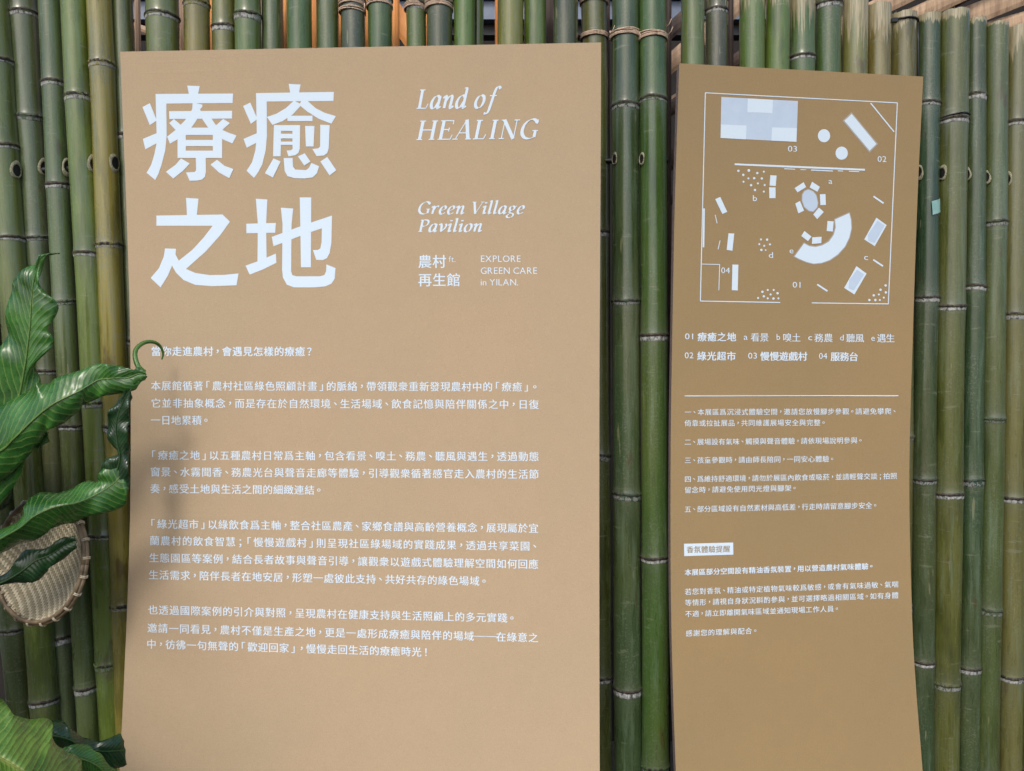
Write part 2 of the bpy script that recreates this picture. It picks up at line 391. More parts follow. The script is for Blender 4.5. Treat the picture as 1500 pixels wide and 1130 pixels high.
for k, xt, xb, wt, wb, c, nodes, d in spec:
    d += {'B': .012, 'D': -.006, 'I': .010, 'K': .014, 'N': .008, 'Q': .010, 'V': .012, 'M2': -.008}.get(k, 0)
    lab = {'E': 'yellow brown drying bamboo pole', 'S': 'grey blotched bamboo pole', 'O': 'dark grey green bamboo pole', 'X': 'grey weathered bamboo pole'}.get(k)
    poles[k] = pole(fence, xt, xb, wt, wb, d, c, nodes, label=lab, peel={'M1': .075, 'M2': .085, 'V': .05, 'M0': .04}.get(k, .03), bend=random.uniform(-.004, .004))
spec2 = [
 ('P1', 1015, 1012, 34, 34, (110, 134, 84), [-30, 330, 640], 1.66, -40, .05),
 ('P2', 1049, 1046, 31, 31, (84, 90, 84), [18, 330, 640], 1.67, -34, .08),
 ('P3', 1103, 1098, 36, 35, (102, 134, 66), [-60, 300, 640], 1.68, -26, .09),
 ('P4', 1140, 1134, 34, 34, (100, 136, 56), [-60, 330, 640], 1.68, -20, .07),
 ('P5', 1177, 1170, 36, 35, (88, 124, 70), [86, 390, 700], 1.69, -12, .12),
 ('P6', 1215, 1207, 36, 35, (66, 108, 62), [9, 330, 640], 1.70, -4, .02),
 ('P7', 1253, 1244, 35, 35, (136, 138, 82), [-5, 300, 640], 1.70, 2, .14),
 ('P8', 1287, 1278, 33, 33, (150, 138, 92), [-60, 330, 640], 1.71, 10, .10),
 ('P9', 1323, 1313, 37, 36, (122, 118, 78), [-60, 320, 640], 1.72, 23, .05),
 ('P10', 1361, 1350, 31, 34, (50, 84, 66), [153, 437, 702, 967], 1.72, 24, .03),
 ('P11', 1398, 1385, 40, 35, (98, 110, 58), [178, 450, 723, 1000], 1.72, 20, .03),
 ('P12', 1430, 1417, 28, 31, (54, 88, 68), [142, 420, 703, 977], 1.73, 30, .02),
 ('P13', 1460, 1446, 32, 31, (86, 106, 68), [327, 614, 892], 1.73, 38, .01),
 ('P14', 1491, 1479, 34, 33, (120, 122, 84), [182, 462, 729, 989], 1.74, 42, .10),
 ('P15', 1525, 1513, 34, 34, (104, 128, 74), [130, 395, 640, 884], 1.74, 48, .03),
 ('P16', 1560, 1548, 34, 34, (88, 118, 70), [100, 365, 600, 854], 1.75, 50, .03),
]
for k, xt, xb, wt, wb, c, nodes, d, top, peel in spec2:
    lab = {'P2': 'dark grey mottled bamboo pole', 'P14': 'straw coloured bamboo pole', 'P8': 'brownish bamboo pole with peeled skin'}.get(k)
    poles[k] = pole(fence2, xt, xb, wt, wb, d, c, [n for n in nodes if n > top + 8 or k not in ('P2',)] if k != 'P7' else [300, 640], top=top, peel=peel, label=lab, bend=random.uniform(-.003, .003))

# frayed fibres on the sawn tops (uncountable): one part
fr = []
for k, *_ in [s for s in spec2]:
    s = next(q for q in spec2 if q[0] == k); top = s[8]; d = s[7]
    if top < -10: continue
    for i in range(70):
        th = random.uniform(0, 6.28); r = s[3] / 2 / F * d
        c = P(s[1], top, d) + Vector((math.cos(th) * r * .93, math.sin(th) * r * .93, -.002))
        h = random.uniform(.003, .009) * (2.2 if k in ('P10', 'P12') and random.random() < .3 else 1); e = Vector((random.uniform(-.4, .4), random.uniform(-.3, .3), 1)).normalized() * h
        s_ = Vector((.0006, 0, 0)); fr.append(([c - s_, c + s_, c + e, c + Vector((0, .0006, 0))], [(0, 1, 2), (1, 3, 2), (3, 0, 2)]))
v, f = join(fr); o = part('frayed_fibre', v, f, M['cutwood'], fence2); o['kind'] = 'stuff'

# steel rod threaded through the poles and the drilled holes
def on_axis(k, y): return poles[k]['at'](y)
pts = [on_axis(k, y) for k, y in [(k, 252 - 16 * min(i, 8) / 8) for i, (k, *_) in enumerate(spec[1:])]]
pts = [pts[0] + Vector((-.3, 0, 0))] + pts + [pts[-1] + Vector((.03, 0, 0))]
v, f = tube(pts, .0055, 10); part('steel_rod', v, f, M['rod'], fence, True)
pts = [on_axis(k, y) for k, y in [(k, 240 + 22 * i / 15) for i, (k, *_) in enumerate(spec2)]]
pts = [pts[0] - Vector((.035, 0, 0))] + pts + [pts[-1] + Vector((.2, 0, 0))]
v, f = tube(pts, .0055, 10); part('steel_rod', v, f, M['rod'], fence2, True)
def hole(parent, k, y, side, size=.011):
    """drilled hole on the flank of a pole: ragged pale rim and a near-black disc painting the shade inside, following the pole's curve"""
    p = poles[k]; c = p['at'](y); r = (p['wt'] + (p['wb'] - p['wt']) * y / 1130) / 2 / F * p['d'] * 1.03
    th0 = R(-90) + R(side); n = 18
    def s(a, h, k_): return c + Vector((math.cos(th0 + a / r) * (r + k_), math.sin(th0 + a / r) * (r + k_), h))
    v, f = [], []; w1, w2 = random.uniform(0, 6), random.uniform(0, 6); ro = [size * (1.30 + .16 * math.sin(2 * math.pi * q / n + w1) + .12 * math.sin(6 * math.pi * q / n + w2) + .10 * random.random()) for q in range(n)]
    for j, (q, k_) in enumerate(((0, .0006), (1, .0030), (2, .0016))):
        for i in range(n):
            t = 2 * math.pi * i / n; rad = [ro[i], size * 1.06, size * .88][q]
            v.append(s(math.cos(t) * rad * .8, math.sin(t) * rad * 1.15, k_))
    for j in range(2):
        for i in range(n): f.append((j * n + i, j * n + (i + 1) % n, (j + 1) * n + (i + 1) % n, (j + 1) * n + i))
    part('splintered_rim', v, f, M['hole_rim'], parent, True)
    v = [s(math.cos(2 * math.pi * i / n) * size * .8, math.sin(2 * math.pi * i / n) * size * 1.1, .0015) for i in range(n)] + [s(0, 0, .0015)]
    part('drilled_hole_shade', v, [(i, (i + 1) % n, n) for i in range(n)], M['hole'], parent)  # surface disc, coloured near-black for the shade inside the hole
for k, y in (('A', 252), ('B', 248), ('C', 246), ('D', 243), ('E', 241)): hole(fence, k, y, 72, .012)
for k, y in (('M1', 236), ('M2', 236)): hole(fence, k, y, -62, .0085)
for k, y in (('P10', 254), ('P11', 256), ('P12', 258), ('P13', 262), ('P14', 265)): hole(fence2, k, y, -70, .0105)

def rope(parent, k, y, turns=3, mat='twine', th=.0016, name='twine_binding', tilt=.0):
    p = poles[k]; c = p['at'](y); r = (p['wt'] + (p['wb'] - p['wt']) * y / 1130) / 2 / F * p['d'] * 1.05
    lst = []
    for t in range(turns):
        pts = []; ph = random.uniform(0, 6); tl = tilt + random.uniform(-.0025, .0025)
        for i in range(29):
            a = 2 * math.pi * i / 28
            pts.append(c + Vector((math.cos(a) * (r + th * .6), math.sin(a) * (r + th * .6), (t - (turns - 1) / 2) * th * 1.55 + tl * math.cos(a + ph) + random.uniform(-.0003, .0003))))
        lst.append(tube(pts, th, 6))
    v, f = join(lst); return part(name, v, f, M[mat], parent, True)
for k, y, t in (('O', 8, 3), ('O', 18, 2), ('R', 10, 2), ('Q', 12, 3), ('S', 4, 2), ('S', 13, 3), ('M0', 3, 4), ('M0', 55, 3), ('M1', 53, 4), ('M2', 57, 4)):
    rope(fence, k, y, t + 1)
# twine crossing between lashed neighbours
for k1, k2, y in (('M1', 'M2', 57), ('M0', 'M1', 56), ('O', 'R', 16), ('Q', 'S', 14)):
    a, b = poles[k1]['at'](y), poles[k2]['at'](y); m_ = (a + b) / 2; l = []
    for q in range(3):
        l.append(tube([m_ + Vector((random.uniform(-.003, .003), -.012 + q * .002, -.009)), m_ + Vector((0, -.017 + q * .003, 0)), m_ + Vector((random.uniform(-.003, .003), -.012, .009))], .0014, 6))
    v, f = join(l); part('twine_knot', v, f, M['twine'], fence, True)
# short loose twine ends right of the lashings
l = []
for (x, y) in ((978, 52), (976, 40), (893, 50)):
    a = P(x, y, 1.62); l.append(tube([a, a + Vector((.006, -.004, .006)), a + Vector((.010, -.002, .016))], .0008, 5))
v, f = join(l); part('twine_end', v, f, M['twine'], fence, True)
rope(fence2, 'P9', 34, 1, 'black_plastic', .0021, 'cable_tie', .003)
rope(fence2, 'P11', 174, 1, 'black_plastic', .0019, 'cable_tie', .002)
v, f = tube([P(1344, 34, 1.69), P(1345, 60, 1.68), P(1345, 100, 1.69), P(1346, 190, 1.70)], .0019, 8); part('black_cable', v, f, M['black_plastic'], fence2, True)
v, f = boxmesh(P(1310, 30, 1.665), Vector((.006, 0, 0)), Vector((0, .004, 0)), Vector((0, 0, .004))); part('cable_tie_head', v, f, M['black_plastic'], fence2)
# tape patch curved on its pole
p = poles['P10']; c = p['at'](309); r = 32.5 / 2 / F * p['d'] * 1.035; v, f = [], []
for j in range(4):
    for i in range(7):
        a = R(-96 + i * 8.5 + (2 - j) * 1.5); v.append(c + Vector((math.cos(a) * (r + .0012), math.sin(a) * (r + .0012), (j - 1.5) * .0095 + i * .0012 + .0012 * noise.noise(Vector((i * .9, j * 1.3, 2))))))
for j in range(3):
    for i in range(6): f.append((j * 7 + i, j * 7 + i + 1, j * 7 + i + 8, j * 7 + i + 7))
part('tape_patch', v, f, M['tape'], fence2, True)

# slim poles of a second row and loose split strips behind the fence
rear = empty('rear_bamboo_screen', P(600, 1500, 1.95), 'screen of tan split bamboo strips crossing behind the pole fence', 'screen'); rear.location.z = 0
def strip(x0, y0, x1, y1, wpx, d, mat, th=.004, name='bamboo_strip', d1=None):
    a, b = P(x0, y0, d), P(x1, y1, d1 or d); t = (b - a).normalized(); n = Vector((0, 1, 0)); s = t.cross(n).normalized() * (wpx / 2 / F * d); m = (a + b) / 2
    n = s.cross(t).normalized() * th / 2
    # slightly domed profile, so that it reads as a split culm
    v, f = [], []; N = 10; L = 1
    for i in range(N + 1):
        c = a.lerp(b, i / N); k = 1 + .05 * noise.noise(c * 9)
        for u, h in ((-1, 0), (-.6, .8), (0, 1.1), (.6, .8), (1, 0), (0, -.6)): v.append(c + s * u * k - n.normalized() * h * th * (1 if n.y > 0 else -1))
    for i in range(N):
        for q in range(6): f.append((i * 6 + q, i * 6 + (q + 1) % 6, (i + 1) * 6 + (q + 1) % 6, (i + 1) * 6 + q))
    f += [tuple(range(6)), tuple(range(N * 6, N * 6 + 6))]
    return part(name, v, f, M[mat], rear)
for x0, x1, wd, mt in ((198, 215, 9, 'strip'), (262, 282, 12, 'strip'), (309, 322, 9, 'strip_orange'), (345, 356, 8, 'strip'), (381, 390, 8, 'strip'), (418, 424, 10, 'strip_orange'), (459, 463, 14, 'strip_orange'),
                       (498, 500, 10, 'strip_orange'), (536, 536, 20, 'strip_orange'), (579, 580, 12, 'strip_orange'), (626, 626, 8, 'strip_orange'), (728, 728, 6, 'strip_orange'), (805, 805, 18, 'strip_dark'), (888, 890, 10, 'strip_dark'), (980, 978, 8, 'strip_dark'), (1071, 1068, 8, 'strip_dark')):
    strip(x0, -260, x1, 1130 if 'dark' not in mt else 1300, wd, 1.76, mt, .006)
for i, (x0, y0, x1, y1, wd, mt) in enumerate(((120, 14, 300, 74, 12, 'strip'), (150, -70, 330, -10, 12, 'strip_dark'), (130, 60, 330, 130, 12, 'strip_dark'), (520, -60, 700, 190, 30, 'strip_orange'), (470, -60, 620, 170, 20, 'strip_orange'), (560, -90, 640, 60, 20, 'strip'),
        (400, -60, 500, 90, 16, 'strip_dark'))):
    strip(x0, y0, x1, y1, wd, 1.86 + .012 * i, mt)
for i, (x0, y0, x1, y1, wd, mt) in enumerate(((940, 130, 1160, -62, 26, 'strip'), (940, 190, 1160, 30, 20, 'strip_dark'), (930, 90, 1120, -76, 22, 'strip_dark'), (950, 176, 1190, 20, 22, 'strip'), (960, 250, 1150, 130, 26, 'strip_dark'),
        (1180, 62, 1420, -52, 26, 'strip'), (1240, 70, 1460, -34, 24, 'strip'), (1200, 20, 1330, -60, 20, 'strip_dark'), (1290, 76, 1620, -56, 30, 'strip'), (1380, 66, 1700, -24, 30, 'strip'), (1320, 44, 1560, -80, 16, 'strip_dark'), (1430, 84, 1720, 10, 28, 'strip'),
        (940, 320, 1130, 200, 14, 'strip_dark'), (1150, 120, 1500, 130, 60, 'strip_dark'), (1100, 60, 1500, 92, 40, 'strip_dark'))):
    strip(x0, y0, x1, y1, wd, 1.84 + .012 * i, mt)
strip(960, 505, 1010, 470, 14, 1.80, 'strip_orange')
beam = empty('steel_beam', P(700, 26, 2.3), 'grey blue steel beam high up, seen in a gap between the bamboo poles', 'beam')
for (y, hh, dd) in ((20, 13, 0), (-4, 3, -.02), (44, 12, .03)):
    v, f = boxmesh(P(560, y, 2.3 + dd), Vector((1.1, 0, 0)), Vector((0, .02, 0)), Vector((0, 0, hh / F * 2.3))); part('flange', v, f, M['steel'] if y < 40 else M['rod'], beam)

# ------------------------------------------------------------ the two boards
def interp(tab, y):
    if y <= tab[0][0]: return tab[0][1]
    for (a, b), (c, d) in zip(tab, tab[1:]):
        if y <= c:
            t = (y - a) / (c - a); return b + (d - b) * t
    return tab[-1][1]
def smooth_tab(tab):
    ys = [t[0] for t in tab]; n = 60; s = cr([(float(a), float(b)) for a, b in tab], n); return s
LL = smooth_tab([(76, 176), (180, 180), (300, 185), (480, 190.5), (620, 191.5), (750, 190.5), (870, 187), (1000, 181.5), (1130, 175), (1400, 160), (1700, 150)])
LR = smooth_tab([(62, 880.5), (200, 880), (400, 879), (620, 878), (1130, 878.5), (1700, 882)])
RL = smooth_tab([(93, 995), (200, 991.5), (320, 988), (480, 985), (650, 982.5), (850, 982.5), (1000, 985.5), (1130, 990), (1400, 1000), (1700, 1008)])
RR = smooth_tab([(112, 1352.5), (280, 1344.5), (480, 1337.5), (700, 1332), (900, 1336), (1010, 1342), (1130, 1351.5), (1400, 1372), (1700, 1385)])
def dL(px, py):
    t = (min(py, 1250) - 600) / 540
    return (1.535 - .048 * t * t) * (1 + .030 * (880 - px) / 704)
def dR(px, py):
    t = (min(py, 1250) - 740) / 560
    return (1.565 - .050 * t * t) * (1 + .050 * (px - 990) / 360)
def make_board(name, base, label, tl, tr, left, right, dfn, mat, th, bottom):
    e = empty(name, base, label, 'signboard'); e.location.z = 0
    nu, nv = 24, 70; v, f = [], []
    for side in (0, 1):
        for j in range(nv + 1):
            s = j / nv
            for i in range(nu + 1):
                u = i / nu; y = (tl + (bottom - tl) * s) * (1 - u) + (tr + (bottom - tr) * s) * u
                x = interp(left, y) * (1 - u) + interp(right, y) * u
                p = P(x, y, dfn(x, y)); p.y += th * side; v.append(p)
    W_ = nu + 1; S = (nu + 1) * (nv + 1)
    for j in range(nv):
        for i in range(nu):
            a = j * W_ + i; f.append((a, a + W_, a + W_ + 1, a + 1)); f.append((S + a, S + a + 1, S + a + W_ + 1, S + a + W_))
    o = part('card_panel', v, f, mat, e, True)
    ed, vv, n = [], list(v), 0
    loop = [j * W_ for j in range(nv + 1)], [j * W_ + nu for j in range(nv + 1)], list(range(W_)), [nv * W_ + i for i in range(W_)]
    vs_, fs = [], []
    for lp in loop:
        o_ = len(vs_)
        for q in lp: vs_ += [v[q] + Vector((0, .0001, 0)), v[S + q]]
        for k in range(len(lp) - 1): fs.append((o_ + 2 * k, o_ + 2 * k + 2, o_ + 2 * k + 3, o_ + 2 * k + 1))
    part('cut_edge', vs_, fs, M['card_edge'], e)
    return e
boardL = make_board('information_board', P(528, 1500, 1.5), 'wide tan cardboard information board with large white title and paragraphs', 76, 62.5, LL, LR, dL, M['kraft'], .018, 1600)
boardR = make_board('information_board', P(1160, 1500, 1.55), 'narrow ochre cardboard board with a white floor plan and visitor rules', 93, 112.5, RL, RR, dR, M['kraft_dark'], .022, 1560)
LIFT = .0003
def on(board, x, y, lift=0):
    d = (dL if board is boardL else dR)(x, y); return P(x, y, d - LIFT - lift)

# -- print laid out from glyph outlines
cache = {}
def glyph(ch, off):
    if (ch, off) not in cache:
        c = bpy.data.curves.new('glyph', 'FONT'); c.body = ch; c.resolution_u = 3; c.offset = off
        o = bpy.data.objects.new('glyph', c); m = bpy.data.meshes.new_from_object(o)
        cache[ch, off] = ([tuple(v.co[:2]) for v in m.vertices], [tuple(p.vertices) for p in m.polygons])
        bpy.data.objects.remove(o); bpy.data.meshes.remove(m); bpy.data.curves.remove(c)
    return cache[ch, off]
LATADV = {}
def ladv(ch):
    if ch == ' ': return .28
    v, _ = glyph(ch, 0); return max(p[0] for p in v) + .055
PUN = '，、。「」；？！：'
def cjk_line(board, s, x0, y0, x1, y1, em, off=0.0, parent=None, name='text_line', mat='ink', pun=.78, lift=0):
    """one line of print between x0 and x1, centred on the row y0..y1"""
    adv = [pun if c in PUN else (1.0) for c in s]; tot = sum(adv); sc = (x1 - x0) / tot
    V, Fc = [], []; x = 0
    for c, a in zip(s, adv):
        gv, gf = glyph(c, 0)
        if gv:
            xs = [p[0] for p in gv]; ys = [p[1] for p in gv]; cx = (min(xs) + max(xs)) / 2; cy = (min(ys) + max(ys)) / 2
            if c in '，、。；？！—':
                dx, dy = cx, (cy if c in '，、。—' else .38)
            elif c == '「': dx, dy = .62 + .14, .38
            elif c == '」': dx, dy = .24, .38
            else: dx, dy = .5, .38
            o = len(V); k = 1.45 if c == '，' else (1.0)
            if c == '，': k = 1.0
            sx = 1.13 * sc / em if c == '—' else 1
            # weight: the outline laid down again a hair to each side, as ink spreads
            sh = [(-off, 0), (off, 0)] if off < .015 else [(-off, -off * .3), (off, off * .3), (0, -off * .5), (0, off * .5)]
            for ci, (ox, oy) in enumerate(sh):
                o = len(V)
                for (gx, gy) in gv:
                    X = x0 + (x + a / 2) * sc + (gx + ox - dx) * em * sx; t = (X - x0) / (x1 - x0)
                    V.append(on(board, X, y0 + (y1 - y0) * t - (gy + oy - dy) * em, lift + ci * .00003))
                Fc += [tuple(i + o for i in q) for q in gf]
        x += a
    return part(name, V, Fc, M[mat], parent or board)
def lat_line(board, s, x0, y0, x1, y1, em, off=-.006, name='text_line', parent=None, mat='ink'):
    """Latin print, baseline y0..y1, fitted to x0..x1"""
    xs = []; x = 0
    for c in s: xs.append(x); x += ladv(c)
    sc = (x1 - x0) / (x - .075 - .03); V, Fc = [], []
    for c, cx in zip(s, xs):
        if c == ' ': continue
        gv, gf = glyph(c, off); o = len(V)
        for gx, gy in gv:
            X = x0 + (cx + gx - .04) * sc; t = (X - x0) / (x1 - x0); V.append(on(board, X, y0 + (y1 - y0) * t - gy * em))
        Fc += [tuple(i + o for i in q) for q in gf]
    return part(name, V, Fc, M[mat], parent or board)
def polys(board, lst, fx, fy, name, mat='ink', parent=None, lift=0, step=.00002, sub=0):
    V, Fc = [], []
    for k, pg in enumerate(lst):
        if sub:
            q = []
            for a, b in zip(pg, pg[1:] + pg[:1]):
                n = max(1, int(math.hypot(b[0] - a[0], b[1] - a[1]) / sub)); q += [(a[0] + (b[0] - a[0]) * i / n, a[1] + (b[1] - a[1]) * i / n) for i in range(n)]
            pg = q
        tri = tessellate_polygon([[Vector((a, b, 0)) for a, b in pg]]); o = len(V)
        V += [on(board, fx(a), fy(b), lift + k * step) for a, b in pg]; Fc += [tuple(i + o for i in t) for t in tri]
    return part(name, V, Fc, M[mat], parent or board)

# -- title, four large characters traced stroke by stroke
ch1 = [[(280,85),(341,88),(332,130),(289,130)], [(126,126),(503,124),(501,170),(176,173),(128,172)],
 [(126,126),(178,126),(180,330),(173,400),(155,470),(140,515),(124,545),(82,510),(104,472),(120,420),(130,370),(131,330)],
 [(62,190),(98,171),(132,255),(98,278)], [(64,345),(134,316),(139,362),(76,396)], [(192,210),(499,208),(498,246),(193,248)],
 [(307,165),(326,172),(354,178),(353,190),(343,200),(346,212),(325,255),(300,290),(262,325),(228,350),(196,368),(182,334),(225,300),(262,262),(288,232),(304,200)],
 [(350,243),(395,240),(415,272),(448,300),(482,315),(520,328),(500,367),(455,348),(415,318),(378,285)],
 [(192,268),(215,248),(262,288),(235,314)], [(455,248),(488,268),(440,312),(410,288)],
 [(233,300),(273,300),(273,438),(233,438)], [(405,300),(450,300),(450,438),(405,438)], [(250,290),(430,290),(430,326),(250,326)],
 [(270,350),(408,350),(408,380),(270,380)], [(234,402),(449,402),(449,438),(234,438)],
 [(322,430),(370,430),(371,505),(366,530),(352,543),(330,548),(292,549),(274,508),(316,506),(323,498)],
 [(250,440),(292,465),(258,502),(212,538),(176,505),(222,472)], [(425,447),(462,476),(505,492),(485,536),(436,510),(393,470)]]
ch2 = [[(774,77),(832,80),(824,124),(782,124)], [(615,122),(994,116),(992,160),(665,163),(617,166)],
 [(615,122),(667,122),(668,330),(662,400),(645,470),(625,508),(605,535),(569,500),(595,460),(612,400),(619,330)],
 [(552,185),(587,168),(622,248),(590,272)], [(554,345),(622,316),(628,358),(570,388)],
 [(800,158),(838,178),(795,225),(745,258),(695,277),(668,238),(715,222),(760,195)], [(835,160),(866,160),(905,195),(950,218),(1004,234),(982,271),(920,247),(865,212),(826,180)],
 [(768,232),(890,232),(890,258),(768,258)], [(702,278),(737,278),(735,430),(698,430)], [(702,278),(829,278),(829,306),(702,306)],
 [(792,280),(830,280),(828,392),(822,412),(808,424),(773,430),(764,402),(786,400),(793,394)], [(730,320),(795,320),(795,343),(730,343)], [(730,358),(795,358),(795,374),(730,374)],
 [(854,282),(900,282),(895,382),(858,382)], [(928,276),(974,278),(969,390),(962,414),(945,426),(910,429),(889,394),(918,391),(927,382)],
 [(700,440),(735,455),(697,533),(658,512)], [(750,438),(793,438),(795,480),(806,494),(858,497),(872,487),(885,462),(922,478),(912,512),(890,533),(850,538),(800,536),(768,526),(754,500)],
 [(819,430),(852,415),(880,455),(850,475)], [(928,455),(962,433),(1006,498),(973,523)]]
ch3 = [[(274,632),(335,636),(326,722),(279,722)], [(130,718),(452,713),(488,748),(466,772),(405,768),(130,768)],
 [(405,766),(452,716),(488,748),(440,815),(370,893),(272,980),(236,940),(305,885),(360,825)],
 [(205,960),(236,938),(274,978),(320,998),(390,1008),(460,1007),(530,1000),(520,1058),(400,1062),(320,1056),(262,1032),(225,996)],
 [(172,878),(225,880),(223,908),(240,940),(206,962),(186,1010),(150,1068),(102,1022),(142,975),(165,920)]]
ch4 = [[(614,636),(670,640),(664,760),(667,950),(622,955),(624,760)], [(568,758),(712,754),(708,802),(568,804)], [(564,962),(640,935),(712,903),(714,948),(650,980),(584,1006)],
 [(736,680),(796,684),(788,760),(786,990),(792,1008),(812,1014),(925,1014),(948,1008),(956,990),(958,956),(1002,974),(998,1025),(982,1050),(952,1063),(900,1068),(800,1068),(765,1055),(746,1020),(742,980),(744,760)],
 [(692,822),(860,760),(985,718),(984,764),(860,806),(700,868)], [(936,765),(985,720),(982,850),(974,900),(960,926),(940,935),(908,934),(892,886),(915,886),(928,878),(934,850)],
 [(828,630),(884,630),(882,970),(834,970)]]
fx = lambda a: 190 + a / 3.324
fy = lambda b: 100 + b / 3.324
for c in (ch1, ch2, ch3, ch4): polys(boardL, c, fx, fy, 'title_character', sub=60)

# -- italic serif words drawn with a broad nib
def arc(*p): return list(p)
G = {
 'L': (.50, [([(.13,.65),(.13,0)],1), ([(.03,.640),(.24,.640)],.7), ([(.02,.012),(.40,.012)],.7), ([(.38,.0),(.44,.17)],.5)]),
 'H': (.70, [([(.13,.65),(.13,0)],1), ([(.55,.65),(.55,0)],1), ([(.13,.335),(.55,.335)],.8), ([(.03,.64),(.23,.64)],.7), ([(.45,.64),(.65,.64)],.7), ([(.03,.012),(.23,.012)],.7), ([(.45,.012),(.65,.012)],.7)]),
 'E': (.56, [([(.13,.65),(.13,0)],1), ([(.03,.64),(.47,.64)],.8), ([(.47,.65),(.47,.52)],.5), ([(.13,.34),(.36,.34)],.7), ([(.36,.41),(.36,.27)],.5), ([(.03,.012),(.47,.012)],.8), ([(.46,.0),(.51,.16)],.5)]),
 'A': (.62, [([(.33,.67),(.05,.0)],.45), ([(.33,.67),(.50,0)],1.05), ([(.13,.22),(.42,.22)],.7), ([(-.04,.012),(.14,.012)],.7), ([(.40,.012),(.60,.012)],.7)]),
 'I': (.32, [([(.15,.65),(.15,0)],1), ([(.05,.64),(.25,.64)],.7), ([(.05,.012),(.25,.012)],.7)]),
 'N': (.70, [([(.13,.65),(.13,0)],.45), ([(.11,.65),(.54,0)],1.0), ([(.55,.65),(.55,0)],.45), ([(.02,.64),(.15,.64)],.7), ([(.46,.64),(.65,.64)],.7), ([(.04,.012),(.22,.012)],.7)]),
 'G': (.66, [([(.55,.53),(.48,.62),(.36,.66),(.2,.59),(.09,.42),(.08,.2),(.18,.05),(.34,.0),(.48,.04),(.54,.09)],1), ([(.53,.27),(.53,.05)],.9), ([(.43,.27),(.62,.27)],.7), ([(.56,.65),(.55,.50)],.5)]),
 'V': (.56, [([(.10,.65),(.26,0)],1), ([(.52,.65),(.26,0)],.45), ([(.0,.64),(.2,.64)],.7), ([(.43,.64),(.60,.64)],.7)]),
 'P': (.50, [([(.13,.65),(.13,0)],1), ([(.03,.64),(.2,.64)],.7), ([(.03,.012),(.24,.012)],.7), ([(.15,.64),(.3,.65),(.42,.59),(.44,.48),(.38,.36),(.27,.31),(.16,.32)],.9)]),
 'a': (.43, [([(.32,.38),(.24,.43),(.13,.38),(.05,.22),(.06,.06),(.13,.0),(.22,.05),(.31,.22)],1), ([(.34,.43),(.32,.2),(.31,.06),(.34,.0),(.42,.07)],1)]),
 'n': (.46, [([(.0,.34),(.07,.42),(.11,.38),(.10,.2),(.09,0)],1), ([(.10,.2),(.18,.35),(.28,.43),(.34,.37),(.33,.2),(.32,.05),(.36,.0),(.44,.08)],1)]),
 'd': (.45, [([(.32,.38),(.24,.43),(.13,.38),(.05,.22),(.06,.06),(.13,.0),(.22,.05),(.31,.22)],1), ([(.36,.70),(.33,.2),(.32,.06),(.35,.0),(.43,.07)],1), ([(.26,.68),(.37,.70)],.6)]),
 'o': (.40, [([(.22,.43),(.11,.37),(.04,.2),(.07,.04),(.17,-.01),(.28,.05),(.35,.22),(.32,.38),(.22,.43)],1)]),
 'f': (.30, [([(.47,.64),(.40,.71),(.32,.68),(.26,.5),(.2,.15),(.15,-.1),(.08,-.21),(-.02,-.19)],1), ([(.10,.41),(.37,.41)],.7)]),
 'r': (.36, [([(.0,.34),(.07,.42),(.11,.38),(.10,.2),(.09,0)],1), ([(.10,.2),(.18,.36),(.26,.43),(.35,.40)],1.1)]),
 'e': (.37, [([(.08,.19),(.2,.22),(.30,.30),(.28,.40),(.2,.43),(.1,.35),(.04,.18),(.08,.03),(.18,-.01),(.32,.08)],1)]),
 'i': (.23, [([(.0,.34),(.07,.42),(.11,.38),(.09,.08),(.12,.0),(.2,.07)],1), ([(.11,.56),(.11,.63)],1.1)]),
 'l': (.22, [([(.02,.67),(.10,.70),(.09,.3),(.08,.08),(.11,.0),(.19,.07)],1)]),
 'v': (.40, [([(.0,.36),(.07,.43),(.13,.3),(.15,.01)],1), ([(.15,.01),(.30,.18),(.36,.34),(.31,.43)],.8)]),
 'g': (.42, [([(.22,.43),(.11,.38),(.08,.26),(.15,.18),(.26,.22),(.31,.34),(.22,.43)],.9), ([(.15,.18),(.09,.10),(.16,.04),(.28,.0),(.31,-.1),(.2,-.21),(.05,-.2),(.0,-.11),(.1,-.01),(.2,.03)],.8), ([(.29,.39),(.42,.42)],.8)]),
 ' ': (.22, [])}
